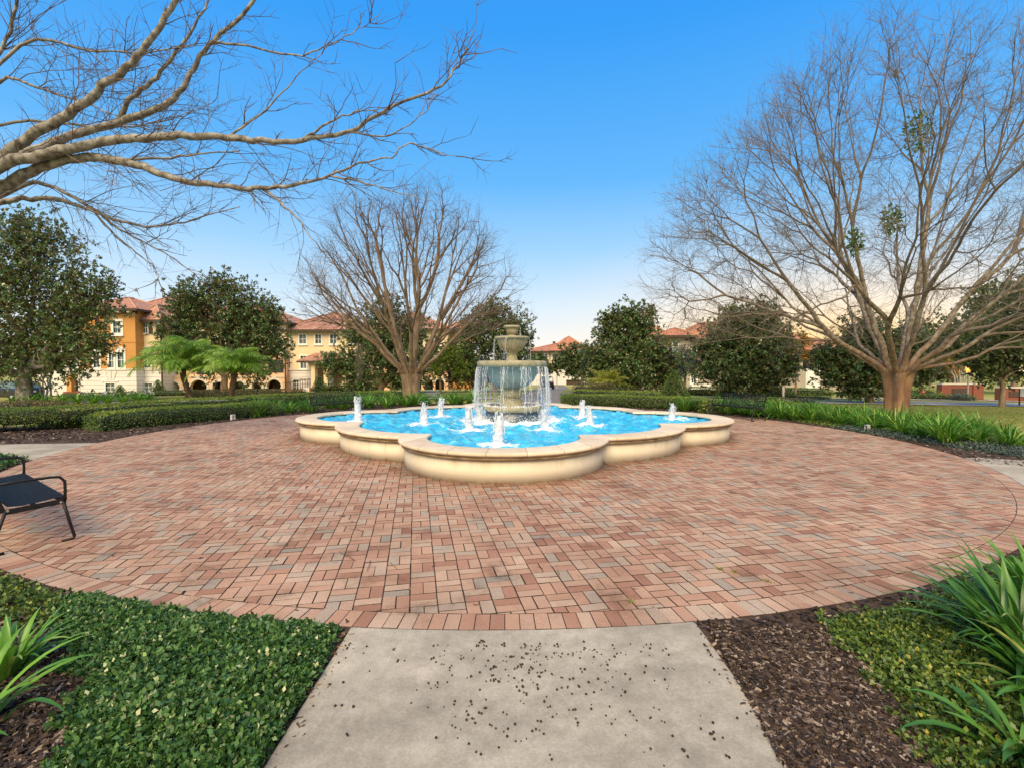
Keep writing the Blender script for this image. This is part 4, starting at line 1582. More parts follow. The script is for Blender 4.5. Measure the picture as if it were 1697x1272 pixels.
# hanging moss
for (px, py, D, L, lab) in [(1238, 545, 32.4, 1.2, 'pale moss strand hanging in the top of the round magnolia'), (1557, 585, 24, 1.5, 'grey moss hanging from the right side of the big bare tree'),
                            (775 * 420 / 1670 + 400, 600, 29.2, 2.2, 'pale moss strand hanging from the low left limb of the bare vase tree')]:
    c = at(px, py, D)
    tb = TB()
    for _ in range(26):
        p = rng.normal(0, .10, 3) * [1, 1, .3]
        pts = np.array([p + [rng.normal(0, .02) * k, rng.normal(0, .02) * k, L * (.5 - k / 7)] for k in range(8)])
        tb.add(pts, np.linspace(.012, .004, 8) * rng.uniform(.6, 1.5), 3)
    o = tb.build('hanging_moss', M['moss'])
    o.location = tuple(c)
    tag(o, lab, 'moss', 'moss strands hanging in the trees')


def crape(px, py, D, h, n, label, mat):
    b0 = at(px, py, D)
    b0[2] = float(hz(b0[0], b0[1]))
    root = empty('crape_myrtle', tuple(b0), 0, label, 'tree', 'pale stemmed crape myrtles')
    tb, fi = TB(), TB()
    for k in range(n):
        a = 2 * PI * k / n + rng.uniform(-.3, .3)
        o = np.array([math.cos(a), math.sin(a), 0])
        q = o * h * rng.uniform(.16, .34) + UP * h
        pts = hermite(o * .12 - UP * .1, q, unit(UP + o * .25), unit(UP + o * .6), 9, .015)
        tb.add(pts, np.linspace(.06, .02, 9), 7)
        for _ in range(9):
            i_ = int(rng.integers(4, 9))
            twig(fi, pts[i_], UP * .8 + rng.normal(0, .5, 3), rng.uniform(.5, 1.1), .009, 1)
    tb.build('trunk', mat, root)
    fi.build('crown', M['twig_grey'], root)


crape(78, 664, 33, 3.0, 6, 'multi stemmed crape myrtle with yellowish stems beside the big left magnolia', M['stone_cap'])
crape(1100, 662, 38, 1.7, 9, 'low white stemmed shrub left of the cone shaped topiary', M['white_plastic'])
crape(1592, 663, 40, 2.4, 6, 'pale crape myrtle growing in front of the brick sign wall', M['stone_cap'])

# ================================================================== HEDGES AND PLANTS
def polyline(pts, step):
    pts = np.array(pts, float)
    out = []
    for a, b in zip(pts[:-1], pts[1:]):
        n = max(1, int(np.linalg.norm(b - a) / step))
        for k in range(n):
            out.append(a + (b - a) * k / n)
    out.append(pts[-1])
    out = np.array(out)
    for _ in range(4):
        out[1:-1] = out[1:-1] * .5 + (out[:-2] + out[2:]) * .25
    return out


def ring_pts(r, a0, a1, n=24):
    return [(FX + r * math.cos(a), CD + r * math.sin(a)) for a in np.linspace(R(a0), R(a1), n)]


def hedge(name, label, pts, wid, h, side, top, dens=420, leaf=.055, bottom=0.02, group='clipped hedges round the garden', seed=3, legs=False, hvar=.012, cat='hedge', hfun=None):
    """clipped hedge along a line: twiggy core, leaf shell and a flat top, some with light painted into the leaf tone"""
    global rng
    keep, rng = rng, np.random.default_rng(seed)
    P = polyline(pts, .25)
    seg = np.linalg.norm(np.diff(P, axis=0), axis=1)
    S = np.concatenate([[0], np.cumsum(seg)])
    LEN = S[-1]
    root = empty(name, (P[len(P) // 2][0], P[len(P) // 2][1], float(hz(*P[len(P) // 2]))), 0, label, cat, group)
    o0 = np.array(root.location)
    T = np.gradient(P, axis=0)
    T /= np.linalg.norm(T, axis=1, keepdims=True)

    def pos(s, q):
        x = np.interp(s, S, P[:, 0])
        y = np.interp(s, S, P[:, 1])
        tx = np.interp(s, S, T[:, 0])
        ty = np.interp(s, S, T[:, 1])
        return np.stack([x - ty * q, y + tx * q, hz(x, y)], -1), np.stack([-ty, tx, np.zeros_like(tx)], -1), np.stack([tx, ty, np.zeros_like(tx)], -1)

    def hh(s):
        e = np.minimum(s, LEN - s)
        k = np.clip(e / .35, 0, 1)
        base = h if hfun is None else hfun(s / LEN)
        return base * (1 - .22 * (1 - k) ** 2) + hvar * np.sin(s * 1.9 + seed) + hvar * .6 * np.sin(s * 5.3)
    # core
    m = max(4, int(LEN / .4))
    ss = np.linspace(.12, LEN - .12, m)
    c, nn, tt = pos(ss, np.zeros(m))
    H = hh(ss)
    prof = [(-.5, 0), (-.5, .9), (.5, .9), (.5, 0)]
    V = []
    for u, z in prof:
        v = c + nn * (u * (wid - .14))
        v[:, 2] += bottom + .01 + z * np.maximum(H - .10 - bottom, .03)
        V.append(v)
    V = np.stack(V, 1)
    V += rng.normal(0, .02, V.shape)
    Vf = (V - o0).reshape(-1, 3)
    Q = []
    for a in range(m - 1):
        for b_ in range(4):
            e = (b_ + 1) % 4
            Q.append((a * 4 + b_, a * 4 + e, a * 4 + 4 + e, a * 4 + 4 + b_))
    Q.append((0, 1, 2, 3))
    Q.append(((m - 1) * 4 + 3, (m - 1) * 4 + 2, (m - 1) * 4 + 1, (m - 1) * 4))
    if legs:
        tb = TB()
        for s in np.arange(.2, LEN, .42):
            p, n_, t_ = pos(np.array([s]), np.array([rng.uniform(-.15, .15)]))
            for _ in range(5):
                e = p[0] + n_[0] * rng.normal(0, .16) + t_[0] * rng.normal(0, .16) + UP * bottom * 1.35
                tb.add(np.array([p[0] - UP * .03, (p[0] + e) / 2 + rng.normal(0, .02, 3), e]) - o0, [.014, .011, .008], 5)
        tb.build('stems', M['twig'], root)
    quads('core', Vf, Q, M['hedge_core'], root)
    # sides and ends
    n = int(LEN * 2 * h * dens)
    s = rng.uniform(0, LEN, n)
    sgn = rng.choice([-1, 1], n)
    p, nv, tv = pos(s, np.zeros(n))
    H = hh(s)
    z = bottom + (H - bottom) * rng.random(n) ** .85
    z = np.where(legs, bottom + (H - bottom) * rng.random(n) ** .85 + rng.normal(0, .04, n), z)
    rnd_edge = np.clip((z - (H - .10)) / .10, 0, 1) * .07
    off = sgn * (wid / 2 - rnd_edge + rng.normal(0, .014, n) + .010 * np.sin(s * 3.1 + z * 7))
    p = p + nv * off[:, None]
    p[:, 2] += z
    O = nv * sgn[:, None]
    ne = int(wid * h * dens)
    for e in (0, LEN):
        pe, ne_v, te = pos(np.full(ne, e), rng.uniform(-wid / 2, wid / 2, ne))
        pe = pe + te * rng.normal(0, .025, ne)[:, None]
        pe[:, 2] += bottom + (h * .85 - bottom) * rng.random(ne)
        p = np.vstack([p, pe])
        O = np.vstack([O, te * (1 if e else -1)])
    D = unit(O * .5 + rng.normal(0, .6, p.shape) + UP * .3)
    Nv = unit(O + rng.normal(0, .5, p.shape) + UP * .5)
    L = rng.uniform(.6, 1.2, len(p)) * leaf
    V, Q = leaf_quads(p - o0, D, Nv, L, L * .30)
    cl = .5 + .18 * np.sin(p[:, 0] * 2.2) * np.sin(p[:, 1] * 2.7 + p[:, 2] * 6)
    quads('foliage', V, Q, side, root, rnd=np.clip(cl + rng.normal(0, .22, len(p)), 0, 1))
    # flat top
    n = int(LEN * wid * dens * 1.15)
    s = rng.uniform(.02, LEN - .02, n)
    q = rng.uniform(-wid / 2 + .02, wid / 2 - .02, n)
    p, nv, tv = pos(s, q)
    p[:, 2] += hh(s) - .05 * (np.abs(q) / (wid / 2)) ** 4 + rng.normal(0, .016, n)
    D = unit(rng.normal(0, .7, p.shape) + UP * .45)
    Nv = unit(rng.normal(0, .45, p.shape) + UP)
    L = rng.uniform(.6, 1.15, n) * leaf
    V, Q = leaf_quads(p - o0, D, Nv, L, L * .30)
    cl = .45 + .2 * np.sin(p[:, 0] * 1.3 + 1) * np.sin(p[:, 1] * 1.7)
    quads('top_leaves', V, Q, top, root, rnd=np.clip(cl + rng.normal(0, .24, n), 0, 1))
    rng = keep
    return root


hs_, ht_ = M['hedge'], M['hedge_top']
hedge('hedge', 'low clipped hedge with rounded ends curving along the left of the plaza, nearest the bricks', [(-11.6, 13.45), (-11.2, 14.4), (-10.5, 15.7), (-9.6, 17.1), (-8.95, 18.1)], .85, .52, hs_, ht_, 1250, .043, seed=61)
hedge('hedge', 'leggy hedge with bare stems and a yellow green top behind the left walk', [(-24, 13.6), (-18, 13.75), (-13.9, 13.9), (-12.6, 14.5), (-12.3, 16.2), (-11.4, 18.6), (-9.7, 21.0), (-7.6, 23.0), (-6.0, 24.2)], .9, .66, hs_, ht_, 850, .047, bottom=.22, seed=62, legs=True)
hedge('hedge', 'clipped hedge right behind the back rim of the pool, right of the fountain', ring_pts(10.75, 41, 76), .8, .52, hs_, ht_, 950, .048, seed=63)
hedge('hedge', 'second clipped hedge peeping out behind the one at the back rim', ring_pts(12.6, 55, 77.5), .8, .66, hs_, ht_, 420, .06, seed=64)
hedge('hedge', 'taller dark hedge left of the yellowish palm', [(3.7, 26.6), (4.3, 27.8), (5.9, 28.3)], .9, .95, M['hedge_rust'], M['hedge_rust'], 380, .07, seed=65)
hedge('hedge', 'low hedge running behind the angled bench on the right', ring_pts(12.3, 41, 19), .8, .46, hs_, ht_, 520, .055, seed=66)
hedge('hedge', 'dark square cut hedge on the far lawn right of the round magnolia', [(18.5, 41.5), (26.8, 41.2)], 1.2, .55, hs_, hs_, 150, .11, seed=67)
hedge('hedge', 'long low pale hedge in front of the dark square cut one', [(14.5, 34), (21.8, 33.6)], .8, .3, hs_, ht_, 220, .09, seed=68)
hedge('hedge', 'short dark hedge under the left side of the round magnolia', [(13.8, 38.5), (17.8, 37.5)], 1.2, .6, hs_, hs_, 150, .10, seed=69)
hedge('hedge', 'dark low hedge along the front of the orange house', [(-40, 43.5), (-21.5, 43)], 1.0, .42, hs_, M['oak'], 150, .11, seed=70)
hedge('hedge', 'reddish brown hedge behind the palms in front of the arcade', [(-24.3, 36.6), (-15.4, 36.2)], 1.0, .52, M['hedge_rust'], M['hedge_rust'], 220, .09, seed=71)
hedge('hedge', 'thin dark hedge behind the facing bench, below the cream house', [(-13.2, 23.4), (-8.4, 23.6)], .7, .36, hs_, hs_, 300, .08, seed=72)
hedge('hedge', 'dark hedge behind the trunk of the bare vase shaped tree', [(-11, 34.5), (-6.2, 34.0)], .9, .32, hs_, hs_, 240, .09, seed=73)
hedge('hedge', 'small dark hedge strip below the porch of the cream house', [(-18.6, 48), (-13.6, 48)], 1.0, .75, hs_, hs_, 120, .13, seed=74)
hedge('hedge', 'dark hedge strip in front of the brick sign wall', [(29, 36.2), (33.6, 35.4)], .7, .4, hs_, hs_, 220, .09, seed=75)
hedge('hedge', 'brownish low shrub strip on the lawn just left of the thick rust trunk', [(12.0, 24.4), (14.2, 24.2)], .8, .42, M['hedge_rust'], M['hedge_rust'], 420, .06, seed=76)
hedge('hedge', 'dark hedge by the street left of the trunk of the far oak', [(28.6, 43.5), (23.5, 45)], 1.2, .5, hs_, hs_, 140, .11, seed=77)


def mound(name, px, D, rx, h, label, mat, n, leaf, cat, cone=False, group=None, tilt=.5):
    b0 = at(px, 0, D)
    b0[2] = float(hz(b0[0], b0[1]))
    root = empty(name, tuple(b0), 0, label, cat, group)
    dr = rand_dirs(n)
    if cone:
        z = rng.random(n) ** 1.35
        a = rng.uniform(0, 2 * PI, n)
        r_ = rx * (1 - z) ** .85 * (1 + rng.normal(0, .06, n)) + .02
        p = np.stack([r_ * np.cos(a), r_ * np.sin(a), .06 + z * h * (1 + rng.normal(0, .01, n))], -1)
        O = unit(np.stack([np.cos(a), np.sin(a), np.full(n, .45)], -1))
    else:
        dr[:, 2] = np.abs(dr[:, 2])
        p = dr * np.array([rx, rx * .8, h]) * (rng.random((n, 1)) ** .25) * (1 + .12 * np.sin(dr[:, :1] * 7) * np.cos(dr[:, 1:2] * 6))
        O = dr
    Dv = unit(O * .6 + rng.normal(0, .5, p.shape) + UP * tilt)
    Nv = unit(O + rng.normal(0, .5, p.shape))
    L = rng.uniform(.6, 1.2, n) * leaf
    V, Q = leaf_quads(p, Dv, Nv, L, L * .28)
    quads('foliage', V, Q, mat, root, rnd=rng.random(n))
    b = MB()
    k = .82
    if cone:
        b.lathe([(rx * k * .95, .03), (rx * k, .1), (rx * k * .6, h * .45), (rx * k * .22, h * .8), (.02, h * .93)], n=18)
    else:
        b.lathe([(rx * .72, 0), (rx * .74, h * .2), (rx * .5, h * .6), (.05, h * .78)], n=18)
    b.build('stems', M['hedge_core'], root)
    return root


mound('topiary', 1124, 29.5, .93, 1.72, 'cone shaped clipped topiary standing behind the hedge right of the fountain', M['hedge'], 5200, .075, 'topiary', True)
mound('topiary', 247, 51, .85, 1.5, 'small dark cone topiary under the ground floor window of the cream bay', M['hedge'], 900, .12, 'topiary', True)
mound('topiary', 182, 51, .75, 1.1, 'small dark cone topiary under the ground floor window of the orange bay', M['hedge'], 700, .12, 'topiary', True)
mound('topiary', 521, 50, .75, 1.7, 'dark cone topiary at the foot of the porch stairs', M['hedge'], 900, .12, 'topiary', True)
mound('topiary', 596, 49, .8, 1.6, 'dark cone topiary at the right end of the porch', M['hedge'], 900, .12, 'topiary', True)
mound('shrub', 12, 21.5, 1.5, .62, 'brownish green rounded shrub at the left edge beyond the leggy hedge', M['hedge_rust'], 2600, .08, 'shrub')
mound('shrub', 62, 25, 1.1, .42, 'low brownish shrub right of the rounded one at the left edge', M['hedge_rust'], 1500, .08, 'shrub')
mound('shrub', 1072, 31, 1.3, .5, 'pale green low shrub left of the white stemmed shrub', M['cover'], 1500, .10, 'shrub')
mound('shrub', 1187, 18.7, .5, .55, 'light green leafy shrub at the left end of the angled bench', M['cover_gold'], 700, .10, 'shrub')
mound('shrub', 1545, 38, 1.4, .95, 'yellow green shrub beside the red hydrant', M['hedge_top'], 900, .12, 'shrub')
mound('shrub', 1610, 35, .8, .5, 'grey low shrub at the right end of the strip before the brick wall', M['juniper'], 600, .10, 'shrub')
mound('shrub', 1490, 40, 1.6, 1.3, 'dark rounded shrub right of the thick rust trunk by the far lawn', M['hedge'], 1200, .12, 'shrub')
mound('shrub', 1345, 25.5, .0 + .9, .4, 'small grey shrub on the grass left of the thick rust trunk', M['juniper'], 600, .08, 'shrub')
for k, (px, D, lab) in enumerate([(120, 42.4, 'white flowering plant at the left end of the hedge before the orange house'), (160, 42.2, 'white flowering plant under the orange bay'), (205, 42.2, 'white flowering plant between the two bays'),
                                  (228, 42.2, 'white flowering plant under the cream bay')]):
    b0 = at(px, 0, D)
    n = 90
    dr = rand_dirs(n) * np.array([.5, .4, .35])
    dr[:, 2] = np.abs(dr[:, 2])
    V, Q = leaf_quads(dr + UP * .2, rand_dirs(n), rand_dirs(n), np.full(n, .12), np.full(n, .05))
    o = quads('flower_tuft', V, Q, [M['white_plastic'], M['hedge']])
    o.data.polygons.foreach_set('material_index', (np.arange(n) % 3 == 0).astype(np.int32))
    o.location = (b0[0], b0[1], float(hz(b0[0], b0[1])))
    tag(o, lab, 'flowers', 'white flowers along the dark hedge')


# ------------------------------------------------------------------ strap leaved plants
def strap_mesh(n, L, w, seed, erect=1.15, mat=None):
    g = np.random.default_rng(seed)
    Vs, Qs, Rn, nb = [], [], [], 0
    for k in range(n):
        a = g.uniform(0, 2 * PI)
        el = np.clip(g.normal(erect, .22), .55, 1.5)
        ln = L * g.uniform(.6, 1.15)
        m = 9
        r0 = g.uniform(0, .10)
        p = np.array([math.cos(a + g.normal(0, .5)) * r0, math.sin(a + g.normal(0, .5)) * r0, -.02])
        e = el
        droop = g.uniform(.9, 2.1) * (1.5 - .5 * el)
        ctr = []
        for q in range(m):
            ctr.append(p.copy())
            p = p + np.array([math.cos(a) * math.cos(e), math.sin(a) * math.cos(e), math.sin(e)]) * ln / (m - 1)
            e -= droop / (m - 1) * (.4 + 1.2 * q / m)
            a += g.normal(0, .03)
        ctr = np.array(ctr)
        ctr[:, 2] = np.maximum(ctr[:, 2], .012 * np.arange(m) / m)
        f = np.linspace(0, 1, m)
        ww = w * g.uniform(.75, 1.2) * np.minimum(1, .65 + f * 1.2) * np.clip((1 - f) * 3.2, .04, 1)
        s = np.array([-math.sin(a), math.cos(a), 0])
        t = unit(np.gradient(ctr, axis=0))
        nv = unit(np.cross(np.tile(s, (m, 1)), t))
        V = np.stack([ctr + s * ww[:, None] + nv * ww[:, None] * -.35, ctr, ctr - s * ww[:, None] + nv * ww[:, None] * -.35], 1).reshape(-1, 3)
        i = np.arange(m - 1)[:, None] * 3
        jj = np.arange(2)[None]
        Q = np.stack([i + jj, i + jj + 1, i + jj + 4, i + jj + 3], -1).reshape(-1, 4)
        Vs.append(V)
        Qs.append(Q + nb)
        nb += len(V)
        Rn += [np.clip(g.normal(.45, .2) if g.random() > .05 else .97, 0, 1)] * len(Q)
    return np.concatenate(Vs), np.concatenate(Qs), np.array(Rn)


def strap_plant(kind, variant=[0]):
    n, L, w, mat, er = kind
    V, Q, rn = strap_mesh(n, L, w, 100 + variant[0], er)
    variant[0] += 1
    o = quads('strap_leaf_plant', V, Q, mat, rnd=rn, smooth=True)
    return o


def scatter(kind, spots, label, group, nvar=5, smin=.8, smax=1.2):
    protos = [strap_plant(kind) for _ in range(min(nvar, len(spots)))]
    for k, (x, y) in enumerate(spots):
        o = protos[k] if k < len(protos) else protos[int(rng.integers(len(protos)))].copy()
        if k >= len(protos):
            COL.objects.link(o)
        o.location = (x, y, float(hz(x, y)) + .03)
        o.rotation_euler = (rng.normal(0, .06), rng.normal(0, .06), rng.uniform(0, 6.28))
        s = rng.uniform(smin, smax)
        o.scale = (s, s, s)
        tag(o, label, 'plant', group)


def ring_spots(r0, r1, a0, a1, sp):
    out = []
    for _ in range(4000):
        r, a = math.sqrt(rng.uniform(r0 * r0, r1 * r1)), R(rng.uniform(a0, a1))
        p = (FX + r * math.cos(a), CD + r * math.sin(a))
        if all((p[0] - q[0])**2 + (p[1] - q[1])**2 > sp * sp for q in out):
            out.append(p)
    return out


AG = (95, .78, .0125, M['strap'], 1.0)
scatter(AG, ring_spots(10.1, 12.0, -11, 46, .47), 'strappy green plant in the dense bed along the right edge of the plaza', 'strappy plants in the right bed')
scatter((80, .70, .013, M['strap'], 1.15), ring_spots(9.95, 12.0, 98, 133, .6), 'strappy green plant in the bed behind the back left rim, below the bare vase tree', 'strappy plants behind the pool')
scatter((80, .68, .013, M['strap'], 1.1), ring_spots(9.9, 11.2, 138, 153, .58), 'strappy green plant between the low front hedge and the facing bench', 'strappy plants left of the bench')
scatter((50, .75, .03, M['strap'], 1.2), [(x, y) for x in np.arange(-29.5, -21.5, .9) for y in (29.0 + .06 * (x + 25), 30.0)], 'bright strappy plant in the long patch left of the palms', 'bright strappy plants on the left lawn', 3)
for px, py, L, n, er, lab, mat, w in [(1698, 1108, .72, 140, 1.15, 'big strappy plant in the lower right corner with tall upright leaves', 'strap_dark', .0165),
                                     (1728, 1035, .62, 110, 1.2, 'strappy plant right behind the big corner one, next to the bricks', 'strap', .0165),
                                     (1772, 1190, .55, 90, 1.05, 'strappy plant cut by the right edge below the tall one', 'strap_dark', .020),
                                     (1700, 1275, .42, 46, .95, 'low strappy plant at the bottom right corner with arching leaves', 'strap_dark', .019),
                                     (8, 1128, .40, 50, 1.18, 'light green strappy plant at the left edge above the mulch', 'strap', .016),
                                     (-60, 1225, .52, 40, .95, 'light green strappy plant reaching in at the bottom left corner', 'strap', .017)]:
    V, Q, rn = strap_mesh(n, L, w, int(px) + 900, er)
    o = quads('strap_leaf_plant', V, Q, M[mat], rnd=rn, smooth=True)
    g = gnd(px, py)
    o.location = (g[0], g[1], g[2] + .02)
    tag(o, lab, 'plant', 'strappy plants near the viewer')


# ------------------------------------------------------------------ ground cover
def in_poly(x, y, poly):
    c = np.zeros(len(x), bool)
    n = len(poly)
    for k in range(n):
        x0, y0 = poly[k]
        x1, y1 = poly[(k + 1) % n]
        m = ((y0 > y) != (y1 > y)) & (x < (x1 - x0) * (y - y0) / (y1 - y0 + 1e-12) + x0)
        c ^= m
    return c


def edge_dist(x, y, poly):
    d = np.full(len(x), 1e9)
    n = len(poly)
    for k in range(n):
        a, b = np.array(poly[k]), np.array(poly[(k + 1) % n])
        ab = b - a
        t = np.clip(((x - a[0]) * ab[0] + (y - a[1]) * ab[1]) / (ab @ ab), 0, 1)
        d = np.minimum(d, np.hypot(x - a[0] - t * ab[0], y - a[1] - t * ab[1]))
    return d


def cover(name, label, poly, n, h, leaf, mat, seed, sprig=6, floor=True):
    g = np.random.default_rng(seed)
    P = np.array(poly)
    lo, hi = P.min(0), P.max(0)
    x = g.uniform(lo[0], hi[0], n * 3)
    y = g.uniform(lo[1], hi[1], n * 3)
    wx, wy = .035 * np.sin(y * 17 + seed) + .03 * np.sin(y * 41 + x * 13), .035 * np.sin(x * 19 + seed) + .03 * np.sin(x * 37 - y * 11)
    k = in_poly(x + wx, y + wy, poly) & (np.hypot(x - FX, y - CD) > PR + .02) & ~((x > W0 - .015) & (x < W1 + .015) & (y < 4))
    x, y = x[k][:n], y[k][:n]
    e = edge_dist(x, y, poly)
    k = g.random(len(x)) < np.clip(e / .10 + .35, 0, 1)
    x, y, e = x[k], y[k], e[k]
    n = len(x)
    und = .55 + .25 * np.sin(x * 2.3 + seed) * np.cos(y * 2.9) + .2 * np.sin(x * 6.1 + 2) * np.sin(y * 5.3)
    top = h * np.clip(e / .28, .18, 1) ** .6 * (.6 + .5 * und)
    z = hz(x, y) + .02 + top * g.random(n) ** .45
    c = np.stack([x, y, z], -1)
    ax = unit(g.normal(0, .55, (n, 3)) + UP * .9)
    C = np.repeat(c, sprig, 0)
    A = np.repeat(ax, sprig, 0)
    m = n * sprig
    D = unit(g.normal(0, 1, (m, 3)) + A * .55)
    Nv = unit(A * .9 + g.normal(0, .45, (m, 3)))
    L = g.uniform(.6, 1.2, m) * leaf
    off = A * g.uniform(-.5, .5, (m, 1)) * leaf * 1.4
    V, Q = leaf_quads(C + off, D, Nv, L, L * .33)
    rn = np.clip(np.repeat(g.normal(.42, .16, n), sprig) + g.normal(0, .17, m) + np.repeat((z - hz(x, y)) / h - .6, sprig) * .18, 0, 1)
    rn = np.where(g.random(m) < .02, 1.0, rn)
    tag(quads(name, V, Q, mat, rnd=rn), label, 'ground cover', kind='stuff')


def gpoly(px):
    return [tuple(gnd(x, y)[:2]) for x, y in px]


def ringclip(poly):
    """keep a bed off the bricks: points nearer than the plaza edge move out to it"""
    out = []
    for x, y in poly:
        d = np.array([x, y]) - PCEN
        r = np.linalg.norm(d)
        out.append(tuple(PCEN + d * max(r, PR + .04) / r))
    return out


cover('ground_cover', 'dense dark green ground cover in the lower left beside the front walk', ringclip(gpoly([(150, 985), (200, 990), (240, 998), (330, 1010), (390, 1015), (450, 1022), (520, 1030), (574, 1042), (545, 1120), (505, 1190), (468, 1272), (440, 1330), (70, 1330), (95, 1240), (135, 1150), (105, 1080), (80, 1030)])), 14500, .17, .031, M['cover'], 81)
cover('ground_cover', 'thin yellowing ground cover along the brick edge in the lower left', ringclip(gpoly([(-300, 870), (-180, 900), (-60, 935), (0, 955), (80, 975), (160, 985), (130, 1050), (60, 1055), (0, 1040), (-300, 1020)])), 3800, .10, .034, M['cover_gold'], 82)
cover('ground_cover', 'yellow green ground cover between the mulch and the big plant in the lower right', ringclip(gpoly([(1350, 1042), (1400, 1030), (1450, 1020), (1500, 1010), (1560, 990), (1640, 955), (1720, 915), (1790, 1000), (1780, 1100), (1740, 1330), (1540, 1330), (1500, 1220), (1440, 1140), (1395, 1090)])), 7500, .13, .030, M['cover_gold'], 83)
cover('ground_cover', 'small round patch of green ground cover between the left walk and the bench', ringclip([(-8.75, 9.22), (-9.8, 9.1), (-11.6, 8.75), (-13.5, 8.3), (-13.5, 5.0), (-5.6, 4.9), (-6.9, 6.3), (-7.9, 7.6), (-8.5, 8.6)]), 13000, .20, .045, M['cover'], 84, 5)
cover('ground_cover', 'grey green creeping ground cover along the right edge of the bricks', ringclip([(9.2, 14.2), (9.35, 12.6), (9.5, 11.2), (9.6, 10.0), (9.75, 9.35), (10.7, 8.9), (14, 7.6), (14, 9.0), (11.2, 10.1), (10.6, 11.4), (10.3, 12.8), (10.0, 14.2)]), 6500, .09, .045, M['juniper'], 85, 5)
cover('ground_cover', 'thin low ground cover at the foot of the right bed', ringclip([(9.55, 13.0), (9.4, 14.5), (9.2, 16), (10.0, 16.2), (10.3, 14.5), (10.4, 13)]), 2600, .06, .045, M['cover_gold'], 86, 4)
cover('ground_cover', 'yellow leafed plants under the gap between the two left hedges', [(-14.8, 14.6), (-13.4, 15.2), (-12.6, 15.6), (-12.4, 14.4), (-13.2, 14.3)], 900, .22, .06, M['hedge_top'], 87, 5)

# ------------------------------------------------------------------ bark chips, debris
def flakes(name, label, pts, size, mat, seed, cat, lift=.012, elong=(.25, .5), tilt=.55):
    g = np.random.default_rng(seed)
    n = len(pts)
    x, y = pts[:, 0], pts[:, 1]
    c = np.stack([x, y, hz(x, y) + .024 + g.random(n) * lift], -1)
    a = g.uniform(0, 2 * PI, n)
    D = unit(np.stack([np.cos(a), np.sin(a), g.normal(0, tilt * .4, n)], -1))
    Nv = unit(g.normal(0, tilt, (n, 3)) + UP)
    L = size * g.uniform(.4, 1.5, n)
    W = L * g.uniform(*elong, n) * .5
    S = unit(np.cross(D, Nv))
    Lc, Wc = L[:, None], W[:, None]
    j = g.uniform(.6, 1.3, (4, n, 1))
    V = np.stack([c - D * Lc * .5 + S * Wc * j[0], c + D * Lc * .5 * j[1] + S * Wc, c + D * Lc * .5 - S * Wc * j[2], c - D * Lc * .5 * j[3] - S * Wc], 1).reshape(-1, 3)
    tag(quads(name, V, np.arange(4 * n).reshape(-1, 4), mat, rnd=g.random(n)), label, cat, kind='stuff')


def poly_pts(poly, n, seed):
    g = np.random.default_rng(seed)
    P = np.array(poly)
    lo, hi = P.min(0), P.max(0)
    x, y = g.uniform(lo[0], hi[0], n * 4), g.uniform(lo[1], hi[1], n * 4)
    k = in_poly(x, y, poly)
    return np.stack([x[k], y[k]], -1)[:n]


flakes('bark_mulch', 'dark shredded bark mulch right of the front walk', poly_pts(ringclip(gpoly([(1176, 1046), (1270, 1048), (1400, 1046), (1480, 1060), (1560, 1150), (1640, 1340), (1330, 1340)])), 42000, 91), .030, M['chip'], 91, 'mulch', .03)
flakes('bark_mulch', 'dark bark mulch round the light green plants in the lower left', poly_pts(gpoly([(-200, 1040), (60, 1050), (150, 1060), (190, 1180), (150, 1340), (-200, 1340)]), 24000, 92), .032, M['chip'], 92, 'mulch', .03)
g = np.random.default_rng(93)
a = g.uniform(0, 2 * PI, 30000)
rr_ = g.uniform(9.47, 11.8, 30000)
P = np.stack([FX + rr_ * np.cos(a), CD + rr_ * np.sin(a)], -1)
deg = np.degrees(np.arctan2(P[:, 1] - CD, P[:, 0] - FX)) % 360
P = P[((deg > 336) | (deg < 187)) & ~((deg > 82) & (deg < 97))]
a2 = g.uniform(R(187), R(336), 16000)
r2 = 9.47 + np.abs(g.normal(0, .55, 16000))
P2 = np.stack([FX + r2 * np.cos(a2), CD + r2 * np.sin(a2)], -1)
dg = np.degrees(a2)
P2 = P2[~((P2[:, 0] > W0 - .01) & (P2[:, 0] < W1 + .01)) & (dg > 203) & (dg < 324)]
a3 = g.uniform(R(172), R(187), 6000)
r3 = g.uniform(11.8, 15.5, 6000)
P3 = np.stack([FX + r3 * np.cos(a3), CD + r3 * np.sin(a3)], -1)
P3 = P3[P3[:, 1] > 11.25 + .13 * (P3[:, 0] + 9)]
P = np.concatenate([P, P2, P3])
flakes('bark_mulch', 'bark mulch in the ring of beds round the plaza', P, .05, M['chip'], 93, 'mulch', .02)
# crumbs of bark and leaf along the bricks and the walk edges
n = 900
a = g.uniform(0, 2 * PI, n)
rr_ = np.sqrt(g.uniform(5.6**2, 9.4**2, n))
P = np.stack([FX + rr_ * np.cos(a), CD + rr_ * np.sin(a)], -1)
flakes('fallen_leaves', 'dry leaves and twigs scattered over the bricks', P, .045, M['dead_leaf'], 94, 'leaf litter', .008, (.2, .6), .35)
P = np.concatenate([np.stack([g.normal(W0 - .03, .05, 500), g.uniform(1.5, 3.1, 500)], -1), np.stack([g.normal(W1 + .04, .05, 500), g.uniform(1.5, 3.1, 500)], -1)])
flakes('fallen_leaves', 'bits of bark and leaf along both edges of the front walk', P, .03, M['dead_leaf'], 95, 'leaf litter', .012)
tb = TB()
n = 420
bx = np.clip(g.normal(.12, .52, n), W0 + .06, W1 - .05)
by = np.clip(3.08 - np.abs(g.normal(0, .52, n)) - .08, 1.9, 3.08)
ang_ = g.uniform(0, 6.28, n)
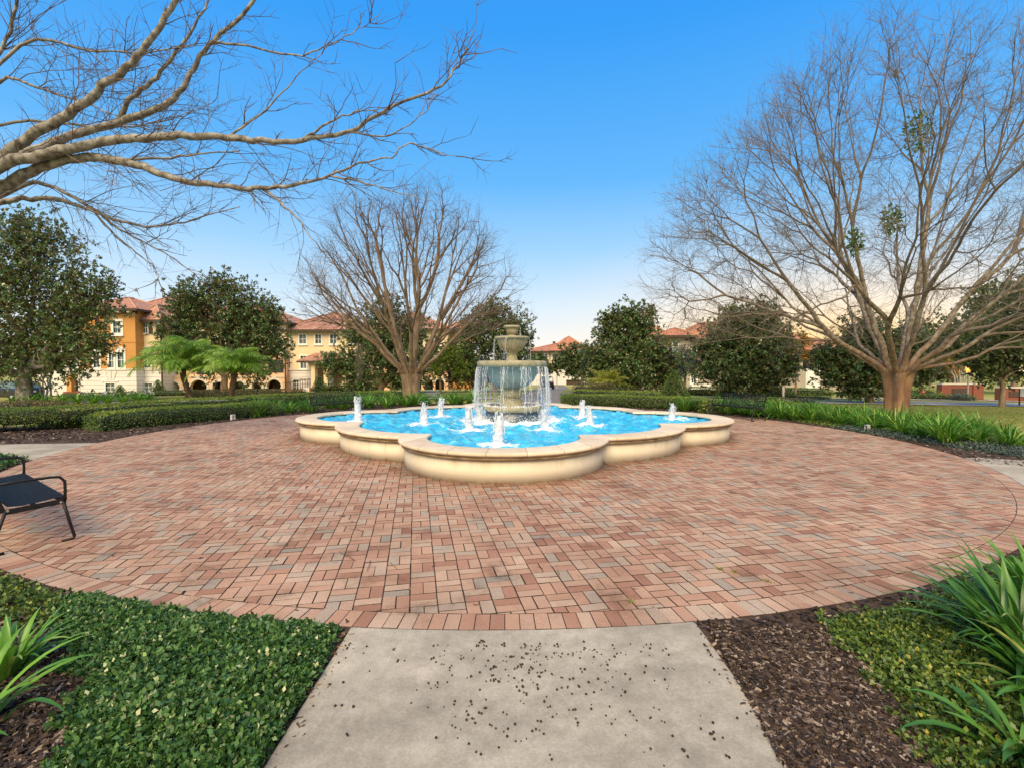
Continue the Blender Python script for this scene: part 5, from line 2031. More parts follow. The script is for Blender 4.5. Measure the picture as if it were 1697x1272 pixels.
for k in range(n):
    if k % 3 == 0 and k:
        bx[k], by[k] = bx[k - 1] + g.normal(0, .02), by[k - 1] + g.normal(0, .02)
    s_ = g.uniform(.0028, .0066)
    d = np.array([math.cos(ang_[k]), math.sin(ang_[k]), .1])
    p = np.array([bx[k], by[k], .004 + s_ * .75])
    s_ *= 1.1
    tb.add([p - d * s_, p - d * s_ * .6, p, p + d * s_ * .7, p + d * s_ * 1.1], [s_ * .2, s_ * .8, s_, s_ * .75, s_ * .15], 6)
tag(tb.build('fallen_berries', M['berry']), 'small black berries dropped all over the front walk', 'berries', kind='stuff')
tb = TB()
for k in range(60):
    a = g.uniform(0, 2 * PI)
    r_ = math.sqrt(g.uniform(6**2, 9.2**2))
    p = np.array([FX + r_ * math.cos(a), CD + r_ * math.sin(a), .008])
    d = unit(g.normal(size=3) * [1, 1, .05])
    L = g.uniform(.08, .35)
    tb.add([p, p + d * L * .5 + g.normal(0, .012, 3) * [1, 1, .3], p + d * L], [.003, .0035, .002], 4)
tag(tb.build('fallen_twigs', M['twig']), 'thin dead twigs lying on the bricks', 'twigs', kind='stuff')
for k, (px, py) in enumerate([(1193, 948), (1216, 953), (1270, 968), (1046, 1003)]):
    p = gnd(px, py)
    n = 40
    d0 = unit(np.abs(g.normal(0, 1, (n, 3))) * [1, 1, 1] * np.sign(g.normal(0, 1, (n, 3))) * [1, 1, 0] + UP * .8)
    V, Q = leaf_quads(g.normal(0, .012, (n, 3)) * [1, 1, 0], d0, rand_dirs(n), g.uniform(.015, .04, n), np.full(n, .003))
    o = quads('weed_tuft', V, Q, M['grass'], rnd=g.random(n))
    o.location = (p[0], p[1], -.004)
    tag(o, 'tiny green weed tuft growing in a joint of the bricks', 'weed', 'weed tufts in the brick joints')


# grass blades where the lawn is close enough to read
def blades(label, spots, seed, hgt=.055):
    g = np.random.default_rng(seed)
    n = len(spots)
    c = np.stack([spots[:, 0], spots[:, 1], hz(spots[:, 0], spots[:, 1])], -1)
    D = unit(g.normal(0, .45, (n, 3)) + UP)
    L = g.uniform(.5, 1.3, n) * hgt
    V, Q = leaf_quads(c, D, rand_dirs(n), L, np.full(n, .008))
    tag(quads('grass', V, Q, M['grass'], rnd=np.clip(g.normal(.5, .25, n), 0, 1)), label, 'grass', kind='stuff')


g = np.random.default_rng(96)
x, y = g.uniform(10, 30, 60000), g.uniform(10.5, 27, 60000)
k = np.hypot(x - FX, y - CD) > 11.9
blades('short lawn grass on the right beyond the strappy bed', np.stack([x[k], y[k]], -1), 97)
x, y = g.uniform(-26, -9, 30000), g.uniform(14, 27, 30000)
k = np.hypot(x - FX, y - CD) > 11.9
blades('short lawn grass on the left beyond the hedges', np.stack([x[k], y[k]], -1), 98)


# ------------------------------------------------------------------ palms
def palm(base_px, D, top_px, span, label, mat, nf=26, seed=1, droop=1.0):
    g = np.random.default_rng(seed)
    b0 = at(base_px[0], base_px[1], D)
    b0[2] = float(hz(b0[0], b0[1]))
    root = empty('palm_tree', tuple(b0), 0, label, 'palm', 'feathery palms in the beds')
    top = at(top_px[0], top_px[1], D) - b0
    tb = TB()
    pts = hermite(np.array([0, 0, -.1]), top, unit(top + UP * .4), unit(UP + top * .1), 12)
    tb.add(pts, np.linspace(.105, .15, 12) * np.where(np.arange(12) % 2, 1.06, .94), 12)
    for k in range(90):        # old leaf boots
        i = int(g.integers(2, 12))
        a = g.uniform(0, 6.28)
        o = np.array([math.cos(a), math.sin(a), 0])
        p = pts[i] + o * .10 + UP * g.uniform(-.08, .08)
        tb.add([p, p + o * .05 + UP * .05, p + o * .06 + UP * .10], [.03, .022, .005], 4)
    tb.build('trunk', M['palm_trunk'], root)
    Pl, Dl, Nl, Ll = [], [], [], []
    rb = TB()
    for k in range(nf):
        a = 2 * PI * k / nf * 2.618 * 3 + g.uniform(-.2, .2)
        f = k / nf
        el = 1.58 - 1.05 * f + g.normal(0, .08)
        L = span * g.uniform(.88, 1.08) * (.8 + .2 * f)
        o = np.array([math.cos(a), math.sin(a), 0])
        m = 14
        p = top.copy()
        e = el
        ctr = []
        for q in range(m):
            ctr.append(p.copy())
            p = p + (o * math.cos(e) + UP * math.sin(e)) * L / (m - 1)
            e -= droop * (.02 + .19 * q / m)
        ctr = np.array(ctr)
        rb.add(ctr, np.linspace(.014, .003, m), 4)
        t = unit(np.gradient(ctr, axis=0))
        side = np.array([-math.sin(a), math.cos(a), 0])
        for q in np.linspace(1.2, m - 1.01, 54):
            i = int(q)
            w = q - i
            c = ctr[i] * (1 - w) + ctr[i + 1] * w
            ff = q / m
            ll = .42 * span / 1.6 * math.sin(PI * min(1, .18 + .80 * ff)) ** .7 + .06
            for sg in (-1, 1):
                d = unit(side * sg * .85 + t[i] * (.55 + .4 * ff) + UP * g.uniform(-.30, .20) + g.normal(0, .07, 3))
                # two pieces, the outer one hanging
                Pl += [c, c + d * ll * .5]
                d2 = unit(d - UP * (.55 + .5 * (1 - ff)))
                Dl += [d, d2]
                nn = unit(np.cross(d, side * sg + UP * .01) + UP * .6)
                Nl += [nn, nn]
                Ll += [ll * .56, ll * .55]
    V, Q = leaf_quads(np.array(Pl), np.array(Dl), np.array(Nl), np.array(Ll), np.full(len(Pl), .0095 * span / 1.6))
    rn = np.clip(np.repeat(g.normal(.5, .2, len(Pl) // 2), 2), 0, 1)
    quads('fronds', V, Q, mat, root, rnd=rn)
    rb.build('stalks', mat, root)


palm((322, 674), 26.5, (303, 617), 2.9, 'larger palm with a leaning trunk in front of the peach house', M['palm'], 38, 1, 1.32)
palm((380, 672), 26.0, (388, 620), 2.35, 'smaller fuller palm just right of the leaning palm', M['palm'], 34, 2, 1.4)
palm((1003, 664), 31, (1003, 645), 1.75, 'short yellowish palm behind the clipped hedge right of the fountain', M['palm_gold'], 26, 3, 1.0)

# ================================================================== BUILDINGS
def roof_mesh(name, faces, mat, parent):
    """faces: list of (verts, eave direction) - UV in metres along the eave and up the slope"""
    vs, fs, uvs = [], [], []
    for F in faces:
        P = [np.array(p, float) for p in F]
        e = unit(P[1] - P[0])
        n = unit(np.cross(P[1] - P[0], P[2] - P[0]))
        up = np.cross(n, e)
        b = len(vs)
        vs += [tuple(p) for p in P]
        fs.append(tuple(range(b, b + len(P))))
        for p in P:
            d = p - P[0]
            uvs.append((float(d @ e), float(d @ up)))
    me = bpy.data.meshes.new(name)
    me.from_pydata(vs, [], fs)
    uv = me.uv_layers.new(name='UVMap')
    k = 0
    for f in fs:
        for _ in f:
            uv.data[k].uv = uvs[k]
            k += 1
    me.update()
    return link(name, me, mat, parent)


class House:
    """x runs along the front as seen by the viewer, y goes back, z up; D is the distance of the front plane"""

    def __init__(s, name, px, D, label, rz=0.0, cat='house'):
        b = at(px, 0, D)
        s.D = D
        s.x0 = b[0]
        s.z0 = float(hz(b[0], D)) - .02
        s.root = empty(name, (b[0], D, s.z0), rz, label, cat)

    def u(s, px, y=0.0):
        return (px - CX) / FPX * (s.D + y) - s.x0

    def v(s, py, y=0.0):
        return CAMH + (610 - py) / FPX * (s.D + y) - s.z0

    def wall(s, name, mat, u0, u1, v0, v1, y, holes=(), depth=6.0, arches=()):
        """front skin with real openings (reveals .22 deep), closed sides, back and top"""
        b = MB()
        rects = [(h[0], h[1], h[2], h[3]) for h in holes] + [(a[0], a[1], a[2], a[3] + (a[1] - a[0]) / 2) for a in arches]
        us = sorted({u0, u1} | {q for r in rects for q in r[:2]})
        vs = sorted({v0, v1} | {q for r in rects for q in r[2:]})
        for a, c in zip(us[:-1], us[1:]):
            for e, f in zip(vs[:-1], vs[1:]):
                mu, mv = (a + c) / 2, (e + f) / 2
                if any(r[0] < mu < r[1] and r[2] < mv < r[3] for r in rects):
                    continue
                b.add([(a, y, e), (c, y, e), (c, y, f), (a, y, f)], [(0, 1, 2, 3)])
        t = .24
        for r in holes:
            a, c, e, f = r[:4]
            b.add([(a, y, e), (c, y, e), (c, y, f), (a, y, f), (a, y + t, e), (c, y + t, e), (c, y + t, f), (a, y + t, f)],
                  [(0, 4, 5, 1), (1, 5, 6, 2), (2, 6, 7, 3), (3, 7, 4, 0)])
        for a, c, e, f in arches:
            r_ = (c - a) / 2
            m = (a + c) / 2
            n = 14
            arcp = [(m + r_ * math.cos(PI * k / n), f + r_ * math.sin(PI * k / n)) for k in range(n + 1)]
            T = f + r_
            for k in range(n):
                p, q = arcp[k], arcp[k + 1]
                b.add([(p[0], y, p[1]), (p[0], y, T), (q[0], y, T), (q[0], y, q[1])], [(0, 1, 2, 3)])
                b.add([(p[0], y, p[1]), (q[0], y, q[1]), (q[0], y + .45, q[1]), (p[0], y + .45, p[1])], [(0, 1, 2, 3)])
            for x in (a, c):
                b.add([(x, y, e), (x, y + .45, e), (x, y + .45, f), (x, y, f)], [(0, 1, 2, 3)])
        Y = y + depth
        b.add([(u0, y, v0), (u0, Y, v0), (u0, Y, v1), (u0, y, v1)], [(0, 1, 2, 3)])
        b.add([(u1, y, v0), (u1, Y, v0), (u1, Y, v1), (u1, y, v1)], [(0, 1, 2, 3)])
        b.add([(u0, Y, v0), (u1, Y, v0), (u1, Y, v1), (u0, Y, v1)], [(0, 1, 2, 3)])
        b.add([(u0, y, v1), (u1, y, v1), (u1, Y, v1), (u0, Y, v1)], [(0, 1, 2, 3)])
        return b.build(name, mat, s.root)

    def box(s, name, mat, lo, hi, parent=None, bevel=0):
        b = MB()
        b.box(lo, hi)
        return b.build(name, mat, parent or s.root, bevel)

    def window(s, a, c, e, f, y, arch=False, shut=False, nx=2, ny=2, trim=.11, glass='glass'):
        b = MB()
        tr = trim
        p = y - .05
        for lo, hi in (((a - tr, p, e - tr), (a, y + .12, f + tr)), ((c, p, e - tr), (c + tr, y + .12, f + tr)),
                       ((a, p, f), (c, y + .12, f + tr)), ((a, p, e - tr), (c, y + .12, e))):
            b.box(lo, hi)
        for k in range(1, nx):
            x = a + (c - a) * k / nx
            b.box((x - .025, y + .04, e), (x + .025, y + .1, f))
        for k in range(1, ny):
            z = e + (f - e) * k / ny
            b.box((a, y + .045, z - .03), (c, y + .095, z + .03))
        b.box((a - tr - .06, p - .07, e - tr - .09), (c + tr + .06, p, e - tr + .02))
        if arch:
            r_ = (c - a) / 2 + tr
            m = (a + c) / 2
            n = 12
            b.prism([(m + r_ * math.cos(PI * k / n), r_ * .75 * math.sin(PI * k / n)) for k in range(n + 1)], 0, .07,
                    Matrix.Translation((0, y, f + tr)) @ Matrix.Rotation(PI / 2, 4, 'X'))
        fr = b.build('window', M['white_paint'], s.root)
        g = MB()
        g.box((a, y + .11, e), (c, y + .13, f))
        g.build('pane', M[glass], fr)
        if shut:
            for x in (a - tr - .46, c + tr + .03):
                sb = MB()
                sb.box((x, y - .05, e - .08), (x + .43, y - .002, f + .08))
                for k in range(9):
                    z = e + (f - e) * (k + .5) / 9
                    sb.box((x + .05, y - .062, z - .03), (x + .38, y - .05, z + .05))
                sb.build('shutter', M['shutter'], s.root)
        return fr

    def hip(s, u0, u1, y0, y1, ze, h, mat='roof', ov=.65, ridge=None, dentil=False):
        a, c, p, q = u0 - ov, u1 + ov, y0 - ov, y1 + ov
        hw = min((c - a), (q - p)) / 2
        if ridge is None:
            ridge = hw
        ym = (p + q) / 2
        if (c - a) >= (q - p):
            r0, r1 = (a + ridge, ym, ze + h), (c - ridge, ym, ze + h)
        else:
            xm = (a + c) / 2
            r0, r1 = (xm, p + ridge, ze + h), (xm, q - ridge, ze + h)
        A, B, C, Dd = (a, p, ze), (c, p, ze), (c, q, ze), (a, q, ze)
        if (c - a) >= (q - p):
            faces = [(A, B, r1, r0), (B, C, r1), (C, Dd, r0, r1), (Dd, A, r0)]
        else:
            faces = [(A, B, r0), (B, C, r1, r0), (C, Dd, r1), (Dd, A, r0, r1)]
        r = roof_mesh('roof', faces, M[mat], s.root)
        b = MB()
        for lo, hi in (((a + .02, p + .02, ze - .24), (c - .02, p + .1, ze - .015)), ((a + .02, q - .1, ze - .24), (c - .02, q - .02, ze - .015)),
                       ((a + .02, p + .1, ze - .24), (a + .1, q - .1, ze - .015)), ((c - .1, p + .1, ze - .24), (c - .02, q - .1, ze - .015))):
            b.box(lo, hi)
        b.box((a + .1, p + .1, ze - .06), (c - .1, q - .1, ze - .03))
        b.build('fascia', M['fascia'], r)
        cap = MB()
        # rounded ridge and hip caps
        ends = [(A, r0), (B, r1 if (c - a) >= (q - p) else r0), (C, r1), (Dd, r0 if (c - a) >= (q - p) else r1), (r0, r1)]
        for e, f in ends:
            e, f = np.array(e), np.array(f)
            if np.linalg.norm(f - e) > .3:
                cap.tube(np.array([e + UP * .03, (e + f) / 2 + UP * .03, f + UP * .03]), .11, 6)
        cap.build('ridge_cap', M[mat], r)
        return r


# ---------------------------------------------------------------- orange house with the cream bay
H1 = House('orange_townhouse', 195, 55, 'three storey orange house with white ground floor and a cream bay, left of the palms')
u, v = H1.u, H1.v
ob = -1.2     # the orange bay stands forward
ou0, ou1 = u(133, ob), u(226, ob)
zb = v(612)
win_o = [(u(190, ob), u(202, ob), v(552, ob), v(533, ob))]
w2 = [(u(156, ob), u(165, ob), v(609, ob), v(586, ob)), (u(181.5, ob), u(189, ob), v(609, ob), v(586, ob)), (u(196, ob), u(206, ob), v(609, ob), v(584, ob))]
w1 = [(u(175, ob), u(190, ob), v(655, ob), v(635, ob))]
H1.wall('ground_floor', M['wall_white'], ou0, ou1, 0, zb - .08, ob, w1, 8)
H1.wall('wall', M['wall_orange'], ou0 + .01, ou1 - .01, zb + .08, v(513, ob), ob + .02, win_o + w2, 8)
for w_ in win_o:
    H1.window(*w_, ob + .02, trim=.26)
for k, w_ in enumerate(w2):
    H1.window(*w_, ob + .02, arch=(k != 1), trim=.2)
for w_ in w1:
    H1.window(*w_, ob, nx=2, ny=3)
H1.box('belt_course', M['stone_cap'], (ou0 - .07, ob - .07, zb - .08), (ou1 + .07, ob + 5, zb + .08))
H1.box('belt_course', M['wall_orange'], (ou0 - .03, ob - .02, v(567, ob) - .05), (ou1 + .03, ob + 5, v(567, ob) + .05))
kx = (w1[0][0] + w1[0][1]) / 2
b = MB()
b.box((w1[0][0] - .4, ob - .08, w1[0][3] + .16), (w1[0][1] + .4, ob - .002, w1[0][3] + .34))
for q in (-.32, 0, .32):
    b.prism([(kx + q * 1.0 - .12, 0), (kx + q * 1.0 + .12, 0), (kx + q * 1.9 + .15, 1.0), (kx + q * 1.9 - .15, 1.0)], 0, .06,
            Matrix.Translation((0, ob - .002, w1[0][3] + .36)) @ Matrix.Rotation(PI / 2, 4, 'X'))
b.build('lintel', M['wall_plain_white'], H1.root)
b = MB()
b.box((ou0 - .1, ob - .12, v(513, ob) - .5), (ou1 + .1, ob + .3, v(513, ob) - .02))
b.build('frieze', M['fascia'], H1.root)
for k in range(6):
    x = ou0 + .3 + (ou1 - ou0 - .6) * k / 5
    H1.box('bracket', M['stone_cap'], (x - .14, ob - .62, v(513, ob) - .42), (x + .14, ob - .13, v(513, ob) - .08))
H1.hip(ou0, ou1, ob, ob + 7, v(513, ob), 1.7, ov=.75)
cu0, cu1 = u(227), u(267)
cw3 = [(u(237.5), u(246.5), v(552), v(535))]
cw2 = [(u(240), u(250), v(609), v(583))]
cw1 = [(u(239), u(252), v(655), v(635))]
H1.wall('ground_floor', M['wall_white'], cu0, cu1, 0, zb - .08, .0, cw1, 7)
H1.wall('wall', M['wall_cream'], cu0, cu1 - .01, zb + .08, v(531), .02, cw3 + cw2, 7)
H1.window(*cw3[0], .02, shut=True)
H1.window(*cw2[0], .02, arch=True, trim=.2)
H1.window(*cw1[0], .0, nx=2, ny=3)
H1.box('belt_course', M['stone_cap'], (cu0 + .08, -.07, zb - .079), (cu1 + .06, 4, zb + .079))
H1.box('lintel', M['wall_plain_white'], (cw1[0][0] - .4, -.08, cw1[0][3] + .16), (cw1[0][1] + .4, -.002, cw1[0][3] + .34))
H1.hip(cu0 + .2, cu1, .0, 6.5, v(531), 1.9, ov=.6)
H1.wall('wall', M['wall_orange'], u(205, 5), u(330, 5), 0, v(517, 5), 5.0, (), 8)
H1.hip(u(205, 5), u(330, 5), 5, 13, v(517, 5), 2.6, ov=.6)
# recess with a porch column left of the orange bay
H1.wall('wall', M['wall_plain_white'], u(60, 2), u(133, 2) - .02, 0, v(560, 2), 2.0, [(u(122, 2), u(129, 2), v(655, 2), v(630, 2))], 6)
H1.box('door', M['glass_dark'], (u(122, 2), 2.2, v(655, 2)), (u(129, 2), 2.25, v(630, 2)))
H1.box('column', M['wall_orange'], (u(107, 0), .2, 0), (u(115, 0), .75, v(620)))
H1.box('column', M['stone_cap'], (u(106, 0), .15, v(620)), (u(116, 0), .8, v(614)))
H1.box('porch_step', M['red_brick'], (u(105), -.1, 0), (u(132), 1.95, .5))
H1.box('downpipe', M['fascia'], (cu1 + .08, -.12, 0), (cu1 + .2, 0, v(533)))

# ---------------------------------------------------------------- peach house with the arcade
H2 = House('peach_arcade_house', 370, 57, 'peach house with an arcade of round arches, mostly behind the magnolia and palms')
u, v = H2.u, H2.v
ar = []
for a, c in ((277, 298), (315, 343), (352, 374), (384, 407), (417, 434), (442, 466)):
    ar.append((u(a), u(c), 0.0, v(640.5 if a > 400 else 643)))
balc = [(u(277), u(292), v(621), v(606)), (u(322), u(345), v(621), v(590)), (u(395), u(415), v(621), v(590))]
H2.wall('arcade', M['wall_peach'], u(268), u(473), 0, v(624), .0, (), 3.2, arches=ar)
H2.wall('wall', M['wall_peach'], u(268), u(473) - .01, v(624) + .04, v(583), .35, balc + [(u(442), u(468), v(618), v(596))], 6)
H2.wall('wall', M['wall_cream'], u(268) + .02, u(473) - .03, v(583) + .04, v(534), .35,
        [(u(a), u(a + 10), v(571), v(553)) for a in (285, 320, 360, 400, 445)], 6)
for a in (285, 320, 360, 400, 445):
    H2.window(u(a), u(a + 10), v(571), v(553), .35)
for q in balc:
    H2.box('balcony_recess', M['glass_dark'], (q[0], .58, q[2]), (q[1], .6, q[3]))
H2.box('balcony_recess', M['glass_dark'], (u(442), .58, v(618)), (u(468), .6, v(596)))
b = MB()
m_, r_ = (u(442) + u(468)) / 2, (u(468) - u(442)) / 2
n = 16
for k in range(n):
    a0, a1 = PI * k / n, PI * (k + 1) / n
    b.prism([(m_ + q * math.cos(a), q * math.sin(a)) for q, a in ((r_, a0), (r_ + .3, a0), (r_ + .3, a1), (r_, a1))], 0, .1,
            Matrix.Translation((0, .348, v(596))) @ Matrix.Rotation(PI / 2, 4, 'X'))
b.build('arch_moulding', M['stone_cap'], H2.root)
for a in ar:
    b = MB()
    m_, r_ = (a[0] + a[1]) / 2, (a[1] - a[0]) / 2
    for k in range(n):
        a0, a1 = PI * k / n, PI * (k + 1) / n
        b.prism([(m_ + q * math.cos(t), q * math.sin(t)) for q, t in ((r_, a0), (r_ + .26, a0), (r_ + .26, a1), (r_, a1))], 0, .08,
                Matrix.Translation((0, -.002, a[3])) @ Matrix.Rotation(PI / 2, 4, 'X'))
    for x in (a[0] - .13, a[1] + .13):
        b.box((x - .2, -.09, a[3] - .2), (x + .2, .3, a[3] - .02))
    b.build('arch_moulding', M['stone_cap'], H2.root)
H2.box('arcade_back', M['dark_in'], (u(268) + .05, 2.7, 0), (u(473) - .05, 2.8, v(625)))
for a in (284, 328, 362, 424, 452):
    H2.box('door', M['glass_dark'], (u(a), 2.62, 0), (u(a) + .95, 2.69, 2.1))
H2.box('belt_course', M['stone_cap'], (u(268) + .04, -.08, v(624) - .06), (u(473) - .04, .34, v(624) + .035))
H2.hip(u(268), u(473), .35, 11, v(534), 2.5)
H2.box('downpipe', M['fascia'], (u(472.5), -.14, 0), (u(474.5), -.01, v(584)))

# ---------------------------------------------------------------- cream house with the porch
H3 = House('cream_townhouse', 540, 58, 'cream house with a tiled porch roof and outside stairs behind the facing bench')
u, v = H3.u, H3.v
zb = v(613)
t3 = [(u(a), u(c), v(569.5), v(555)) for a, c in ((469.5, 480), (497, 508), (523.5, 533), (548, 558), (578, 588))]
t2 = [(u(473), u(481), v(610), v(590)), (u(498.5), u(508), v(610), v(590)), (u(582), u(592), v(610), v(590))]
t1 = [(u(486), u(495), v(646), v(629)), (u(584), u(594), v(646), v(629))]
H3.wall('ground_floor', M['wall_white'], u(474.5), u(602), 0, zb - .08, .0, t1, 7)
H3.wall('wall', M['wall_cream'], u(467), u(602) - .01, zb + .08, v(547), .02, t3 + t2, 7)
for q in t3 + t2:
    H3.window(*q, .02, trim=.15)
for q in t1:
    H3.window(*q, .0, ny=3)
    H3.box('lintel', M['wall_plain_white'], (q[0] - .4, -.07, q[3] + .16), (q[1] + .4, -.002, q[3] + .32))
H3.box('belt_course', M['stone_cap'], (u(475), -.07, zb - .079), (u(602) - .05, 3, zb + .079))
H3.hip(u(467), u(602), .02, 10.5, v(547), 2.6, ov=.7)
p0, p1 = u(517), u(573)
pf = v(641)
H3.box('porch_floor', M['wall_plain_white'], (p0, -2.6, 0), (p1, -.03, pf))
for px in (520, 541, 571):
    x = u(px, -2.3)
    H3.box('column', M['wall_cream'], (x - .22, -2.55, pf + .002), (x + .22, -2.1, v(602, -2.3)))
    H3.box('column', M['stone_cap'], (x - .29, -2.6, v(602, -2.3) + .002), (x + .29, -2.05, v(600, -2.3)))
H3.box('porch_beam', M['wall_cream'], (p0, -2.5, v(600, -2.3) + .002), (p1, -.03, v(597, -2.3)))
A, B_, C_, D_ = (p0 - .5, -3.1, v(598, -2.8)), (p1 + .5, -3.1, v(598, -2.8)), (p1 - .4, -.03, v(585)), (p0 + .4, -.03, v(585))
r = roof_mesh('porch_roof', [(A, B_, C_, D_), ((p1 + .5, -3.1, v(598, -2.8)), (p1 + .5, -.03, v(598, -2.8)), C_), ((p0 - .5, -.03, v(598, -2.8)), A, D_)], M['roof'], H3.root)
H3.box('fascia', M['fascia'], (p0 - .48, -3.08, v(598, -2.8) - .2), (p1 + .48, -.03, v(598, -2.8) - .012), r)
b = MB()
for x in np.arange(p0 + .45, p1 - .1, .14):
    b.box((x - .012, -2.5, pf), (x + .012, -2.47, pf + .95))
b.box((p0 + .2, -2.52, pf + .95), (p1 - .2, -2.45, pf + 1.0))
b.build('railing', M['black'], H3.root)
for a in (527, 553):
    H3.box('door', M['door_wood'], (u(a), -.075, pf), (u(a) + 1.0, -.03, pf + 2.2))
b = MB()
ns_ = 8
for k in range(ns_):
    x = p0 - .3 * (ns_ - k)
    b.box((x, -2.0, 0), (x + .3 if k < ns_ - 1 else p0 - .004, -.6, pf * (k + 1) / (ns_ + 1)))
b.build('stairs', M['red_brick'], H3.root)
b = MB()
for y in (-2.0, -.6):
    b.bar((p0 - 2.5, y, 1.0), (p0, y, pf + 1.0), .05)
    for k in range(9):
        x = p0 - .28 * k
        z = pf * (1 - k / 9)
        b.bar((x, y, max(.05, z)), (x, y, z + 1.0), .025)
b.build('handrail', M['black'], H3.root)
for px in (519, 571):
    H3.box('planter', M['red_brick'], (u(px, -2.7) - .3, -3.1, 0), (u(px, -2.7) + .3, -2.62, .55))

# ---------------------------------------------------------------- far arcade house
H4 = House('arcade_house', 690, 60, 'peach arcade house with an orange corner tower, seen through the bare vase tree')
u, v = H4.u, H4.v
ar = [(u(a), u(c), 0.0, v(635)) for a, c in ((622, 634), (648, 664), (684, 698), (703.5, 717.5), (721, 736))]
H4.wall('arcade', M['wall_peach'], u(603.5), u(742), 0, v(615), .0, (), 3, arches=ar)
H4.wall('wall', M['wall_cream'], u(603.5) + .02, u(742) - .01, v(615) + .04, v(545), .4, [(u(a), u(a + 9), v(571), v(556)) for a in (625, 655, 690, 720)] + [(u(a), u(a + 9), v(608), v(590)) for a in (625, 655, 690, 720)], 7)
for a in (625, 655, 690, 720):
    H4.window(u(a), u(a + 9), v(571), v(556), .4)
    H4.window(u(a), u(a + 9), v(608), v(590), .4)
for a in ar:
    b = MB()
    m_, r_ = (a[0] + a[1]) / 2, (a[1] - a[0]) / 2
    for k in range(n):
        a0, a1 = PI * k / n, PI * (k + 1) / n
        b.prism([(m_ + q * math.cos(t), q * math.sin(t)) for q, t in ((r_, a0), (r_ + .22, a0), (r_ + .22, a1), (r_, a1))], 0, .08,
                Matrix.Translation((0, -.002, a[3])) @ Matrix.Rotation(PI / 2, 4, 'X'))
    b.build('arch_moulding', M['stone_cap'], H4.root)
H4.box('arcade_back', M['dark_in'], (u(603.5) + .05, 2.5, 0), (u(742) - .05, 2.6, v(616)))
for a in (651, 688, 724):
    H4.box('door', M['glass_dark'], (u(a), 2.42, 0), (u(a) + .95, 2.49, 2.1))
H4.hip(u(603.5), u(742), .4, 10, v(545), 2.4)
H4.wall('tower', M['wall_orange'], u(744, 2), u(782, 2), 0, v(546, 2), 2.0, [(u(757, 2), u(767, 2), v(570, 2), v(556, 2))], 5)
H4.window(u(757, 2), u(767, 2), v(570, 2), v(556, 2), 2.0)
H4.hip(u(744, 2), u(782, 2), 2, 6, v(546, 2), 1.2, ov=.7)

# ---------------------------------------------------------------- distant tan house
H5 = House('tan_house', 940, 96, 'distant tan house with a broad red hipped roof beyond the street, right of the fountain')
u, v = H5.u, H5.v
w5 = [(u(a), u(c), v(599), v(587)) for a, c in ((882, 886.5), (902.5, 907), (915.5, 921), (929.5, 934), (946, 951), (962, 967))]
H5.wall('wall', M['wall_tan'], u(872), u(1000), v(613) + .1, v(582), .0, w5, 12)
H5.wall('ground_floor', M['wall_plain_white'], u(872) + .02, u(1000) - .02, 0, v(613) + .02, -.4, [(u(938), u(964), 0, v(629))], 12)
H5.box('garage_door', M['fascia'], (u(938), -.14, 0), (u(964), -.1, v(629)))
for q in w5:
    H5.window(*q, .0, trim=.28)
H5.hip(u(872), u(1000), 0, 14, v(582), 1.9, 'roof_warm', ov=.9)
H5.hip(u(918), u(972), -.3, 15, v(581.5), 3.0, 'roof_warm', ov=.9)
for px, py in ((918, 560), (948, 556)):
    b = MB()
    b.lathe([(.28, 0), (.28, 1.0), (.34, 1.0), (.34, 1.1)], (u(px, 7), 7, v(572)), 12)
    b.build('vent_pipe', M['pole'], H5.root)

# ---------------------------------------------------------------- grey tan house on the right
H6 = House('grey_townhouse', 1200, 60, 'grey tan house with small red tower roofs behind the round magnolia')
u, v = H6.u, H6.v
H6.wall('tower', M['wall_grey'], u(1102), u(1140), 0, v(557), -.6, [(u(1112), u(1120), v(583), v(568))], 6)
H6.window(u(1112), u(1120), v(583), v(568), -.6)
H6.hip(u(1102), u(1140), -.6, 4, v(557), 1.0, 'roof_warm', ov=.75)
H6.wall('wall', M['wall_grey'], u(1140) + .02, u(1330), 0, v(562), .0, [(u(1146), u(1153), v(634), v(617)), (u(1146), u(1153), v(589), v(573)), (u(1290), u(1300), v(600), v(580))], 9)
H6.window(u(1146), u(1153), v(634), v(617), 0, arch=True, trim=.22, glass='glass_dark')
H6.window(u(1146), u(1153), v(589), v(573), 0)
H6.window(u(1290), u(1300), v(600), v(580), 0)
H6.hip(u(1140) + .02, u(1330), 0, 9, v(562), 2.4, 'roof_warm')
H6.hip(u(1152), u(1215), 1.0, 8, v(554), 1.7, 'roof_warm')
H6.wall('wall', M['wall_grey'], u(1060, 2), u(1101, 2), 0, v(556, 2), 2.0, (), 7)
H6.hip(u(1060, 2), u(1101, 2), 2, 9, v(556, 2), 1.6, 'roof_warm')
H6.box('porch_wall', M['wall_plain_white'], (u(1138), -1.6, v(645, -1.6)), (u(1172), -.03, v(636)))
for a in (1158, 1164.5):
    H6.box('column', M['wall_plain_white'], (u(a), -1.55, 0), (u(a) + .35, -1.2, v(645, -1.6)))
H6.wall('garage', M['wall_plain_white'], u(1329), u(1356), 0, v(611), -.8, (), 7)
H6.box('garage_door', M['white_paint'], (u(1331.5), -.86, .1), (u(1352.5), -.802, v(617)))
H6.wall('wall', M['wall_grey'], u(1356) + .02, u(1420), 0, v(580), .5, [(u(1368), u(1380), v(612), v(594))], 7)
H6.window(u(1368), u(1380), v(612), v(594), .5)
H6.hip(u(1331), u(1420), 0, 8, v(580), 1.6, 'roof_warm')

